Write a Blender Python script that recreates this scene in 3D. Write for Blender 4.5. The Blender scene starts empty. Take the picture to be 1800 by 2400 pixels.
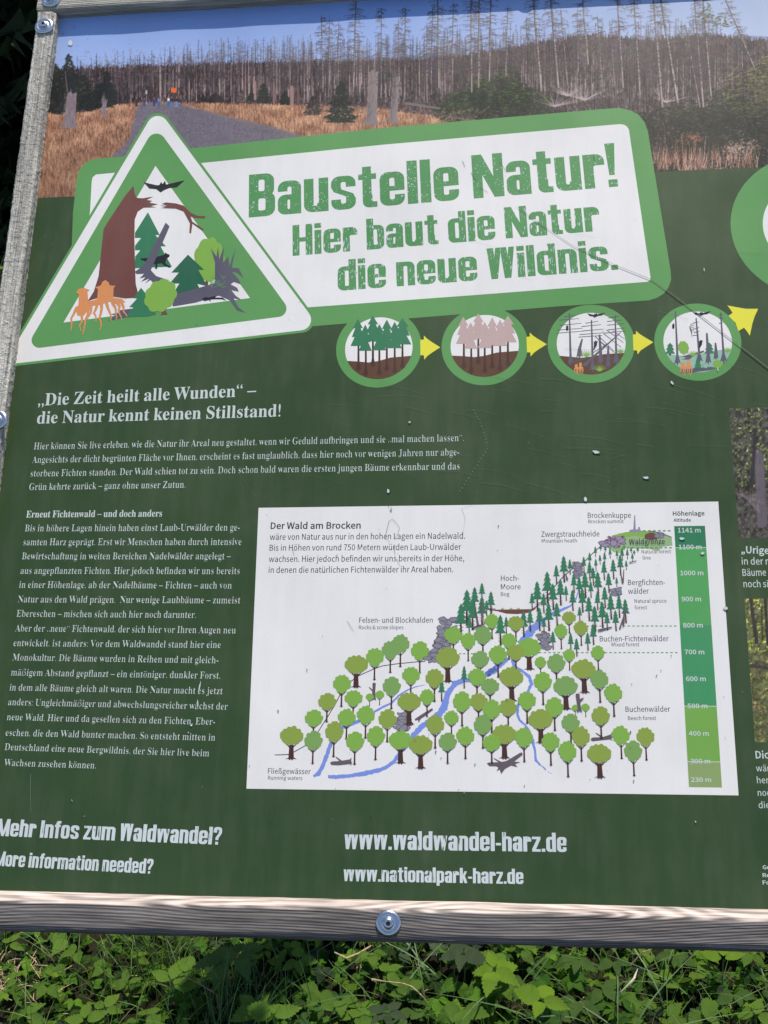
import bpy, bmesh, math, random, os
import numpy as np
from mathutils import Vector, Matrix
from mathutils.geometry import tessellate_polygon

# ------------------------------------------------------------------ camera, sky, sun
sc = bpy.context.scene
COL = sc.collection
random.seed(7)
rng = np.random.default_rng(11)

ELEV = math.radians(41.0)                       # the board leans back like a lectern
Bn = Vector((0, -math.cos(ELEV), math.sin(ELEV)))
Bv = Vector((0, math.sin(ELEV), math.cos(ELEV)))
Bu = Vector((1, 0, 0))
BOARD_O = Vector((0, 0, 0.80))                 # lower left corner of the printed sheet
BM = Matrix(((Bu.x, Bv.x, Bn.x, BOARD_O.x), (Bu.y, Bv.y, Bn.y, BOARD_O.y), (Bu.z, Bv.z, Bn.z, BOARD_O.z), (0, 0, 0, 1)))
CAM_LOC_B = Vector((0.67975, 0.02271, 1.42036)) # camera in the board's own axes
RC = np.array([[0.99419729, 0.02119917, -0.10546256],
               [0.01191846, 0.95264593, 0.30384811],
               [0.1069098, -0.30334192, 0.94686534]])
FOC = 2734.9
cam_d = bpy.data.cameras.new('camera')
cam = bpy.data.objects.new('camera', cam_d)
COL.objects.link(cam)
rotB = Matrix([[RC[j][i] for j in range(3)] for i in range(3)])      # camera axes seen from the board
cam.matrix_world = Matrix.Translation(BM @ CAM_LOC_B) @ (BM.to_3x3() @ rotB).to_4x4()
cam_d.sensor_fit = 'VERTICAL'
cam_d.sensor_height = 24.0
cam_d.lens = 24.0 * FOC / 2400.0
cam_d.clip_start = 0.05
cam_d.clip_end = 900
sc.camera = cam

sun_dir = (Bn * 1.0 + Bv * 1.95 + Bu * 0.33).normalized()            # towards the sun
s_el = math.asin(sun_dir.z)
s_az = math.atan2(sun_dir.x, sun_dir.y)
w = bpy.data.worlds.new('World')
sc.world = w
w.use_nodes = True
nt = w.node_tree
sky = nt.nodes.new('ShaderNodeTexSky')
sky.sky_type = 'NISHITA'
sky.sun_disc = False
sky.sun_elevation = s_el
sky.sun_rotation = s_az
sky.altitude = 900
nt.links.new(sky.outputs[0], nt.nodes['Background'].inputs[0])
nt.nodes['Background'].inputs[1].default_value = 0.148
sd = bpy.data.lights.new('sun', 'SUN')
sd.energy = 3.75
sd.angle = math.radians(0.55)
sd.color = (1.0, 0.93, 0.80)
sun = bpy.data.objects.new('sun', sd)
COL.objects.link(sun)
sun.rotation_euler = sun_dir.to_track_quat('Z', 'Y').to_euler()
sun.location = (3, 3, 8)
sc.view_settings.view_transform = 'Standard'
sc.view_settings.look = 'None'
sc.view_settings.exposure = 0.37
sc.view_settings.gamma = 1.0
sc.cycles.max_bounces = 8

# ------------------------------------------------------------------ helpers
def lin(c):
    return tuple((x / 255 / 12.92) if x <= 10 else (((x / 255) + 0.055) / 1.055) ** 2.4 for x in c)

GAIN = 1.0
MATS = {}
def N(t, k, **kw):
    n = t.nodes.new(k)
    for a, b in kw.items():
        if a in n.inputs:
            n.inputs[a].default_value = b
        else:
            setattr(n, a, b)
    return n

def print_mat(name, rgb, rough=0.42, wear=None, attr=None, gain=None):
    """ink or foil printed on the sheet: photo colour turned to base colour, slight fading and grime"""
    if name in MATS:
        return MATS[name]
    m = bpy.data.materials.new(name)
    m.use_nodes = True
    t = m.node_tree
    b = t.nodes['Principled BSDF']
    b.inputs['Roughness'].default_value = rough
    b.inputs['Specular IOR Level'].default_value = 0.3
    tc = N(t, 'ShaderNodeTexCoord')
    g = GAIN if gain is None else gain
    if attr:
        src = N(t, 'ShaderNodeAttribute', attribute_name=attr).outputs['Color']
    else:
        r = N(t, 'ShaderNodeRGB')
        r.outputs[0].default_value = (*[min(.86, x * g) for x in lin(rgb)], 1)
        src = r.outputs[0]
    n1 = N(t, 'ShaderNodeTexNoise', Scale=6.0, Detail=4.0)
    n2 = N(t, 'ShaderNodeTexNoise', Scale=900.0, Detail=2.0)
    t.links.new(tc.outputs['Object'], n1.inputs['Vector'])
    t.links.new(tc.outputs['Object'], n2.inputs['Vector'])
    mr = N(t, 'ShaderNodeMapRange')
    mr.inputs['From Min'].default_value = .3
    mr.inputs['From Max'].default_value = .7
    mr.inputs['To Min'].default_value = .95
    mr.inputs['To Max'].default_value = 1.04
    t.links.new(n1.outputs[0], mr.inputs[0])
    mr2 = N(t, 'ShaderNodeMapRange')
    mr2.inputs['From Min'].default_value = .3
    mr2.inputs['From Max'].default_value = .7
    mr2.inputs['To Min'].default_value = .95
    mr2.inputs['To Max'].default_value = 1.05
    t.links.new(n2.outputs[0], mr2.inputs[0])
    mu = N(t, 'ShaderNodeMath', operation='MULTIPLY')
    t.links.new(mr.outputs[0], mu.inputs[0])
    t.links.new(mr2.outputs[0], mu.inputs[1])
    hs = N(t, 'ShaderNodeHueSaturation')
    t.links.new(mu.outputs[0], hs.inputs['Value'])
    t.links.new(src, hs.inputs['Color'])
    out = hs.outputs[0]
    if wear:
        under, kind, amt = wear
        mp = N(t, 'ShaderNodeMapping')
        t.links.new(tc.outputs['Object'], mp.inputs[0])
        if kind == 'specks':
            mp.inputs['Scale'].default_value = (1, 1, 1)
            no = N(t, 'ShaderNodeTexNoise', Scale=330.0, Detail=5.0, Roughness=.62)
        elif kind == 'streaks':
            mp.inputs['Scale'].default_value = (1, .22, 1)
            no = N(t, 'ShaderNodeTexNoise', Scale=520.0, Detail=4.0, Roughness=.6)
        else:
            mp.inputs['Rotation'].default_value = (0, 0, .9)
            mp.inputs['Scale'].default_value = (1, .16, 1)
            no = N(t, 'ShaderNodeTexNoise', Scale=260.0, Detail=5.0, Roughness=.6)
        t.links.new(mp.outputs[0], no.inputs['Vector'])
        big = N(t, 'ShaderNodeTexNoise', Scale=45.0, Detail=2.0)
        t.links.new(tc.outputs['Object'], big.inputs['Vector'])
        ad = N(t, 'ShaderNodeMath', operation='MULTIPLY_ADD')
        t.links.new(big.outputs[0], ad.inputs[0])
        ad.inputs[1].default_value = .22
        t.links.new(no.outputs[0], ad.inputs[2])
        th = N(t, 'ShaderNodeMapRange')
        th.inputs['From Min'].default_value = amt
        th.inputs['From Max'].default_value = amt + .018
        t.links.new(ad.outputs[0], th.inputs[0])
        mx = N(t, 'ShaderNodeMix', data_type='RGBA')
        t.links.new(th.outputs[0], mx.inputs['Factor'])
        t.links.new(out, mx.inputs['A'])
        mx.inputs['B'].default_value = (*[x * g for x in lin(under)], 1)
        out = mx.outputs['Result']
    # thin dust film with rain runs down the sheet
    dm = N(t, 'ShaderNodeMapping')
    dm.inputs['Scale'].default_value = (1, .14, 1)
    dn = N(t, 'ShaderNodeTexNoise', Scale=55.0, Detail=5.0, Roughness=.6)
    ds = N(t, 'ShaderNodeTexNoise', Scale=9.0, Detail=6.0, Roughness=.65)
    t.links.new(tc.outputs['Object'], dm.inputs[0])
    t.links.new(dm.outputs[0], dn.inputs['Vector'])
    t.links.new(tc.outputs['Object'], ds.inputs['Vector'])
    dd = N(t, 'ShaderNodeMath', operation='MULTIPLY')
    t.links.new(dn.outputs[0], dd.inputs[0])
    t.links.new(ds.outputs[0], dd.inputs[1])
    dr = N(t, 'ShaderNodeMapRange')
    dr.inputs['From Min'].default_value = .20
    dr.inputs['From Max'].default_value = .42
    dr.inputs['To Max'].default_value = .085
    t.links.new(dd.outputs[0], dr.inputs[0])
    dx = N(t, 'ShaderNodeMix', data_type='RGBA')
    t.links.new(dr.outputs[0], dx.inputs['Factor'])
    t.links.new(out, dx.inputs['A'])
    dx.inputs['B'].default_value = (*lin((142, 140, 120)), 1)
    out = dx.outputs['Result']
    t.links.new(out, b.inputs['Base Color'])
    # a film of scuffs that breaks up the sheen
    rr = N(t, 'ShaderNodeMapRange')
    rr.inputs['From Min'].default_value = .35
    rr.inputs['From Max'].default_value = .7
    rr.inputs['To Min'].default_value = rough - .06
    rr.inputs['To Max'].default_value = rough + .1
    t.links.new(n1.outputs[0], rr.inputs[0])
    t.links.new(rr.outputs[0], b.inputs['Roughness'])
    bp = N(t, 'ShaderNodeBump', Strength=.08, Distance=.0004)
    t.links.new(n2.outputs[0], bp.inputs['Height'])
    t.links.new(bp.outputs[0], b.inputs['Normal'])
    MATS[name] = m
    return m

def P(x, y, z=0.0):
    """a measured spot of the sheet -> its place on the board (u, v) at height z above the sheet"""
    c = np.array([(x - 900) / FOC, -(y - 1200) / FOC, -1.0])
    D = RC.T @ c
    t = (z - CAM_LOC_B[2]) / D[2]
    return (CAM_LOC_B[0] + t * D[0], CAM_LOC_B[1] + t * D[1])

def Z(ox, oy, s):
    def f(*pts):
        if len(pts) == 1 and isinstance(pts[0], list):
            pts = pts[0]
        return [(ox + a / s, oy + b / s) for a, b in pts]
    return f

LZ = 3.2e-5
def set_tags(o, label=None, cat=None, group=None, kind=None):
    if label: o['label'] = label
    if cat: o['category'] = cat
    if group: o['group'] = group
    if kind: o['kind'] = kind
    return o

def new_obj(name, me, parent=None, world=None, local=None):
    o = bpy.data.objects.new(name, me)
    COL.objects.link(o)
    if parent: o.parent = parent
    if local is not None: o.matrix_local = local
    return o

def empty(name, loc, parent=None):
    o = bpy.data.objects.new(name, None)
    o.empty_display_size = .1
    COL.objects.link(o)
    o.location = loc
    if parent: o.parent = parent
    return o

class Flat:
    """flat print: polygons (with holes), strokes and blobs in board metres, one layer above the other"""
    def __init__(s):
        s.v, s.f, s.m, s.mats = [], [], [], []
    def mi(s, mat):
        if mat not in s.mats: s.mats.append(mat)
        return s.mats.index(mat)
    def uv(s, loops, mat, L):
        b = len(s.v)
        z = L * LZ
        pts = [p for lp in loops for p in lp]
        s.v += [(p[0], p[1], z) for p in pts]
        tris = tessellate_polygon([[Vector((p[0], p[1], 0)) for p in lp] for lp in loops])
        k = s.mi(mat)
        for t in tris:
            a, c, d = [pts[i] for i in t]
            ar = (c[0] - a[0]) * (d[1] - a[1]) - (c[1] - a[1]) * (d[0] - a[0])
            if abs(ar) < 1e-14: continue
            s.f.append(tuple(b + i for i in (t if ar > 0 else t[::-1])))
            s.m.append(k)
        return s
    def px(s, pts, mat, L, holes=()):
        return s.uv([[P(*p) for p in pts]] + [[P(*p) for p in h] for h in holes], mat, L)
    def stroke(s, pts, w0, w1, mat, L):
        """pts in measured spots, widths in metres, tapering from w0 to w1"""
        q = [Vector(P(*p)) for p in pts]
        n = len(q)
        l, r = [], []
        for i in range(n):
            d = (q[min(i + 1, n - 1)] - q[max(i - 1, 0)])
            if d.length < 1e-9: d = Vector((1, 0))
            d.normalize()
            nn = Vector((-d.y, d.x))
            wd = (w0 + (w1 - w0) * i / (n - 1)) / 2
            l.append(q[i] + nn * wd)
            r.append(q[i] - nn * wd)
        b = len(s.v)
        z = L * LZ
        for a, c in zip(l, r):
            s.v += [(a.x, a.y, z), (c.x, c.y, z)]
        k = s.mi(mat)
        for i in range(n - 1):
            s.f.append((b + 2 * i, b + 2 * i + 1, b + 2 * i + 3, b + 2 * i + 2))
            s.m.append(k)
        return s
    def ngon(s, c, rx, ry, mat, L, n=20, lump=0.0, seed=0, lobes=9):
        rnd = random.Random(seed)
        ph = [rnd.random() * 6.28 for _ in range(3)]
        pts = []
        m = lobes * 5 if lump else n
        for i in range(m):
            a = 2 * math.pi * i / m
            k = 1
            if lump:
                k = 1 - lump + lump * abs(math.sin(a * lobes / 2 + ph[0])) ** .55 * 1.6 + lump * .5 * math.sin(2 * a + ph[1])
            pts.append((c[0] + rx * k * math.cos(a), c[1] + ry * k * math.sin(a)))
        return s.uv([pts], mat, L)
    def build(s, name, parent, local=None, **tags):
        me = bpy.data.meshes.new(name)
        me.from_pydata(s.v, [], s.f)
        for m in s.mats: me.materials.append(m)
        me.polygons.foreach_set('material_index', s.m)
        me.update()
        o = new_obj(name, me, parent, local=local)
        return set_tags(o, **tags)

def round_poly(V, R, n=7):
    """corners of polygon V rounded with radius list R (all in measured units)"""
    out = []
    k = len(V)
    for i in range(k):
        p, a, b = Vector(V[i]), Vector(V[i - 1]), Vector(V[(i + 1) % k])
        r = R[i] if isinstance(R, (list, tuple)) else R
        if r <= 0:
            out.append(tuple(p)); continue
        d1, d2 = (a - p).normalized(), (b - p).normalized()
        ang = d1.angle(d2)
        t = r / math.tan(ang / 2)
        c = p + (d1 + d2).normalized() * (r / math.sin(ang / 2))
        s0, s1 = p + d1 * t - c, p + d2 * t - c
        a0 = math.atan2(s0.y, s0.x)
        da = math.atan2(s1.y, s1.x) - a0
        while da > math.pi: da -= 2 * math.pi
        while da < -math.pi: da += 2 * math.pi
        for j in range(n + 1):
            aa = a0 + da * j / n
            out.append((c.x + r * math.cos(aa), c.y + r * math.sin(aa)))
    return out

# ------------------------------------------------------------------ lettering
FD = os.path.join(bpy.utils.resource_path('LOCAL'), 'datafiles', 'fonts')
try:
    SANS = bpy.data.fonts.load(os.path.join(FD, 'Noto Sans CJK Regular.woff2'))
except Exception:
    SANS = None
GL = {}
def _mesh_of(body, font, off):
    c = bpy.data.curves.new('t', 'FONT')
    c.body = body
    c.size = 1.0
    c.offset = off
    c.resolution_u = 2
    if font: c.font = font
    o = bpy.data.objects.new('t', c)
    me = bpy.data.meshes.new_from_object(o)
    v = np.array([tuple(x.co)[:2] for x in me.vertices]).reshape(-1, 2)
    f = [tuple(p.vertices) for p in me.polygons]
    # faces must look outwards
    ff = []
    for p in f:
        a = 0
        for i in range(len(p)):
            x0, y0 = v[p[i]]; x1, y1 = v[p[(i + 1) % len(p)]]
            a += x0 * y1 - x1 * y0
        if abs(a) > 1e-9: ff.append(p if a > 0 else p[::-1])
    bpy.data.objects.remove(o); bpy.data.curves.remove(c); bpy.data.meshes.remove(me)
    return v, ff

def _serif(c):
    if 'A' <= c <= 'Z': return chr(0x1D400 + ord(c) - 65)
    if 'a' <= c <= 'z': return chr(0x1D41A + ord(c) - 97)
    if c == 'ß': return '\U0001D6C3'
    return c
def thin(v, faces, dx, dy):
    """lighter weight: pull the outline in, sideways more than upwards"""
    from collections import defaultdict
    cnt = defaultdict(int); keymap = {}; ids = []
    for p in v:
        k = (round(float(p[0]), 5), round(float(p[1]), 5)); ids.append(keymap.setdefault(k, len(keymap)))
    E = {}
    for f in faces:
        for i in range(len(f)):
            a, b = ids[f[i]], ids[f[(i + 1) % len(f)]]
            if (b, a) in E: E.pop((b, a))
            else: E[(a, b)] = 1
    pos = {}
    for p, i in zip(v, ids): pos[i] = p
    nx = defaultdict(lambda: np.zeros(2))
    for a, b in E:
        d = pos[b] - pos[a]; l = math.hypot(*d) or 1
        n = np.array([d[1], -d[0]]) / l
        nx[a] = nx[a] + n; nx[b] = nx[b] + n
    out = v.copy()
    for j, i in enumerate(ids):
        n = nx[i]; l = math.hypot(*n)
        if l > 1e-6:
            n = n / l
            out[j, 0] -= n[0] * dx; out[j, 1] -= n[1] * dy
    return out
UML = {'ä': 'a', 'ö': 'o', 'ü': 'u'}

def curve_glyph(ch, style):
    key = (ch, style)
    if key in GL: return GL[key]
    font, off, serif = {'sans': (SANS, .0014, 0), 'sansb': (SANS, .0072, 0), 'serif': (None, 0.0, 1), 'serifb': (None, .0, 1)}[style]
    if serif and ch in UML:
        v, f, adv = curve_glyph(UML[ch], style)
        x0, x1 = v[:, 0].min(), v[:, 0].max()
        cx = (x0 + x1) / 2
        v2, f2 = [tuple(p) for p in v], list(f)
        for s in (-1, 1):
            b = len(v2)
            for k in range(8):
                v2.append((cx + s * .105 + .045 * math.cos(k * math.pi / 4), .60 + .045 * math.sin(k * math.pi / 4)))
            f2.append(tuple(range(b, b + 8)))
        GL[key] = (np.array(v2), f2, adv)
        return GL[key]
    if ch == ' ':
        GL[key] = (np.zeros((0, 2)), [], .24 if serif else .078)
        return GL[key]
    g = _serif(ch) if serif else ch
    v, f = _mesh_of(g, font, off)
    l = _serif('l') if serif else 'l'
    w2 = _mesh_of(l + g + l, font, off)[0][:, 0]
    w1 = _mesh_of(l + l, font, off)[0][:, 0]
    adv = (w2.max() - w2.min()) - (w1.max() - w1.min())
    v = v.copy()
    if style == 'serif': v = thin(v, f, .030, .004)
    if ch == 'ß' and serif:
        v[:, 1] = np.maximum(v[:, 1], -.01)
    if serif and ch in '„“':
        pass
    GL[key] = (v, f, adv)
    return GL[key]

# heavy condensed stencil-rough face, drawn from quarter rings and bars
S_, T_, X_, W_ = .19, .14, .78, .48
class G:
    def __init__(s): s.p, s.k = [], 0
    def r(s, x0, y0, x1, y1): s.k += 1; s.p.append((s.k, [(x0, y0), (x1, y0), (x1, y1), (x0, y1)])); return s
    def g(s, *pts): s.k += 1; s.p.append((s.k, list(pts))); return s
    def q(s, x0, y0, x1, y1, k, ye=None, S=S_, T=T_, R=.17):
        xm = (x0 + x1) / 2
        if ye is None: ye = (y0 + y1) / 2
        sx = 1 if 'R' in k else -1
        sy = 1 if 'T' in k else -1
        X = x1 if sx > 0 else x0
        Y = y1 if sy > 0 else y0
        o, i = [(xm, Y)], [(xm, Y - sy * T)]
        ri = max(.03, R - T * .95)
        for j in range(7):
            a = math.pi / 2 * (1 - j / 6)
            o.append((X - sx * R + sx * R * math.cos(a), Y - sy * R + sy * R * math.sin(a)))
            i.append((X - sx * (S + ri) + sx * ri * math.cos(a), Y - sy * (T + ri) + sy * ri * math.sin(a)))
        o.append((X, ye)); i.append((X - sx * S, ye))
        s.k += 1
        for j in range(len(o) - 1):
            s.p.append((s.k, [o[j], o[j + 1], i[j + 1], i[j]]))
        return s
    def o(s, x0, y0, x1, y1, **k):
        for c in ('TR', 'TL', 'BL', 'BR'): s.q(x0, y0, x1, y1, c, **k)
        return s
def head_glyph(ch):
    key = (ch, 'head')
    if key in GL: return GL[key]
    g = G(); S, X, W = S_, X_, W_
    adv = None
    if ch == 'B': g.o(0, 0, .52, .56).o(0, .45, .50, 1).r(0, 0, S, 1); adv = .52
    elif ch == 'a': g.q(0, .3, .46, X, 'TR', ye=.5).q(0, .3, .46, X, 'TL', ye=.535).r(.46 - S, 0, .46, .56).o(0, 0, .43, .46, T=.11, R=.15); adv = .46
    elif ch == 'u': g.r(0, .2, S, X).r(W - S, 0, W, X).q(0, 0, W, X, 'BL').q(0, 0, W - .03, X, 'BR', ye=.2, T=.125); adv = W
    elif ch == 's': g.q(0, 0, W, X, 'TR', ye=.52).q(0, 0, W, X, 'TL', ye=.52).q(0, 0, W, X, 'BL', ye=.24).q(0, 0, W, X, 'BR', ye=.25).g((0, .53), (.05, .42), (.29, .30), (.295, .24), (W, .24), (.43, .36), (.2, .47), (S, .53)); adv = W
    elif ch == 't': g.r(.08, .14, .255, .95).r(0, X - .13, .35, X).q(.08, 0, .40, .4, 'BL', ye=.3, T=.13, R=.13).r(.23, 0, .36, .13); adv = .36
    elif ch == 'e': g.q(0, 0, W, X, 'TR', ye=.34).q(0, 0, W, X, 'TL').q(0, 0, W, X, 'BL').q(0, 0, W, X, 'BR', ye=.25).r(.15, .34, .32, .45); adv = W
    elif ch == 'l' or ch == 'I': g.r(0, 0, S + .01, 1); adv = S + .01
    elif ch == 'i': g.r(0, 0, S, X).r(0, .84, S, 1); adv = S
    elif ch == 'N': g.r(0, 0, S, 1).r(.40, 0, .40 + S, 1).g((0, 1), (.40, 0), (.40 + S, 0), (S, 1)); adv = .40 + S
    elif ch == 'r': g.r(0, 0, S, X).q(.02, 0, .40, X, 'TR', ye=.52, T=.15).q(.02, 0, .40, X, 'TL', T=.15, ye=.5); adv = .38
    elif ch == '!': g.g((.04, .27), (.14, .27), (.19, 1), (0, 1)).r(.01, 0, .18, .17); adv = .19
    elif ch == '.': g.r(0, 0, .17, .16); adv = .17
    elif ch == '-': g.r(0, .3, .26, .43); adv = .26
    elif ch == 'H': g.r(0, 0, S, 1).r(.36, 0, .36 + S, 1).r(S - .01, .44, .37, .58); adv = .36 + S
    elif ch == 'b': g.r(0, 0, S, 1).o(0, 0, W, X); adv = W
    elif ch == 'd': g.r(W - S, 0, W, 1).o(0, 0, W, X); adv = W
    elif ch == 'p': g.r(0, -.2, S, X).o(0, 0, W, X); adv = W
    elif ch == 'o': g.o(0, 0, W, X); adv = W
    elif ch in 'nh': g.r(0, 0, S, X if ch == 'n' else 1).q(0, 0, W, X, 'TR').q(0, 0, W, X, 'TL').r(W - S, 0, W, .5); adv = W
    elif ch == 'm':
        g.r(0, 0, S, X).q(0, 0, W, X, 'TR').q(0, 0, W, X, 'TL').r(W - S, 0, W, .5)
        d = W - S
        g.q(d, 0, W + d, X, 'TR').q(d, 0, W + d, X, 'TL').r(W - S + d, 0, W + d, .5); adv = W + d
    elif ch == 'f': g.r(.07, 0, .245, .8).q(.07, .4, .38, 1, 'TL', T=.14, R=.14).r(.21, .86, .34, 1).r(0, X - .13, .33, X); adv = .33
    elif ch == 'k': g.r(0, 0, S, 1).g((.15, .38), (.29, X), (.46, X), (.28, .38)).g((.2, .5), (.32, .5), (.48, 0), (.30, 0), (.16, .4)); adv = .47
    elif ch == 'z': g.r(0, X - .13, .42, X).r(0, 0, .42, .13).g((0, .13), (.24, X - .13), (.42, X - .13), (.19, .13)); adv = .42
    elif ch in 'wW':
        h = X if ch == 'w' else 1
        t = .155 if ch == 'w' else .165
        a = .135
        for k in range(2):
            b = k * (a * 2 + t * .42)
            g.g((b, h), (b + t, h), (b + t + a * .62, 0), (b + a * .62, 0))
            g.g((b + a * .62 + .02, 0), (b + a * .62 + t, 0), (b + a * 1.5 + t, h), (b + a * 1.5 + .02, h))
        adv = a * 2 + t * .42 + a * 1.5 + t
    elif ch == 'M': g.r(0, 0, S, 1).r(.5, 0, .5 + S, 1).g((0, 1), (S, 1), (.4, 0), (.27, 0)).g((.5, 1), (.5 + S, 1), (.4, 0), (.27, 0)); adv = .5 + S
    elif ch == '?': g.q(0, .4, .46, 1, 'TL', ye=.68).q(0, .4, .46, 1, 'TR', ye=.66).g((.13, .26), (.29, .26), (.29, .36), (.46, .66), (.29, .66), (.13, .40)).r(.13, 0, .29, .16); adv = .46
    elif ch == ' ': adv = .16
    v, f = [], []
    for n, poly in g.p:
        a = sum(poly[i - 1][0] * poly[i][1] - poly[i][0] * poly[i - 1][1] for i in range(len(poly)))
        if abs(a) < 1e-9: continue
        if a < 0: poly = poly[::-1]
        b = len(v)
        v += [(x, y, n) for x, y in poly]
        f.append(tuple(range(b, b + len(poly))))
    # give each outline point a tiny ragged offset
    GL[key] = (np.array(v).reshape(-1, 3), f, adv + .055)
    return GL[key]

def text(parent, name, s, p0, p1, hpx, style, mat, L, label=None, tail_gap=0):
    """one printed line: baseline from spot p0 to spot p1, capitals hpx high at p0"""
    a, b = Vector(P(*p0)), Vector(P(*p1))
    top = Vector(P(p0[0], p0[1] - hpx))
    ch = (top - a).length / (1.0 if style == 'head' else .733 if style.startswith('sans') else .69)
    if style.startswith('serif'): ch = (top - a).length / CAP['serif']
    elif style.startswith('sans'): ch = (top - a).length / CAP['sans']
    V, F = [], []
    x = 0
    mx = 0
    for c in s:
        g = head_glyph(c) if style == 'head' else curve_glyph(c, style)
        gv, gf, adv = g
        base = len(V)
        for q in gv:
            V.append((q[0] + x, q[1], (q[2] if len(q) > 2 else 0)))
            mx = max(mx, q[0] + x)
        F += [tuple(base + i for i in f) for f in gf]
        x += adv
    V = np.array(V)
    x0 = V[:, 0].min()
    d = (b - a)
    sx = d.length / (mx - x0)
    d.normalize()
    nrm = Vector((-d.y, d.x))
    out = []
    r2 = random.Random(hash(s) % 1000)
    for q in V:
        px = (q[0] - x0) * sx
        py = q[1] * ch
        out.append((a.x + d.x * px + nrm.x * py, a.y + d.y * px + nrm.y * py, L * LZ + q[2] * 5e-6))
    me = bpy.data.meshes.new(name)
    me.from_pydata(out, [], F)
    me.materials.append(mat)
    me.update()
    o = new_obj(name, me, parent)
    if label: o['label'] = label
    return o
CAP = {}
CAP['serif'] = float(curve_glyph('H', 'serif')[0][:, 1].max())
CAP['sans'] = float(curve_glyph('H', 'sans')[0][:, 1].max())

# ------------------------------------------------------------------ the board: root, sheet, rails, legs
ROOT = empty('info_board', (0.9, 0.42, 0.0))
set_tags(ROOT, 'green forest information board in a weathered wooden frame, leaning back like a lectern', 'information board')
BLOCAL = Matrix.Translation((-0.9, -0.42, 0.0)) @ BM          # board axes seen from the root
UMAX, VMAX = 1.90, 1.285

C_GREEN = print_mat('ink_dark_green', (59, 82, 44), gain=.73)
C_WHITE = print_mat('ink_white', (222, 216, 210), gain=1.04)
C_MID = print_mat('ink_leaf_green', (96, 154, 84), gain=.88)

def box_mesh(name, x0, x1, y0, y1, z0, z1, mat):
    me = bpy.data.meshes.new(name)
    v = [(x, y, z) for z in (z0, z1) for y in (y0, y1) for x in (x0, x1)]
    f = [(0, 2, 3, 1), (4, 5, 7, 6), (0, 1, 5, 4), (2, 6, 7, 3), (0, 4, 6, 2), (1, 3, 7, 5)]
    me.from_pydata(v, [], f)
    me.materials.append(mat)
    return me

panel = new_obj('panel', box_mesh('panel', -.018, UMAX + .018, -.018, VMAX + .018, -.006, 0, C_GREEN), ROOT, local=BLOCAL)
panel['label'] = 'dark green printed sheet of the board'

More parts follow.
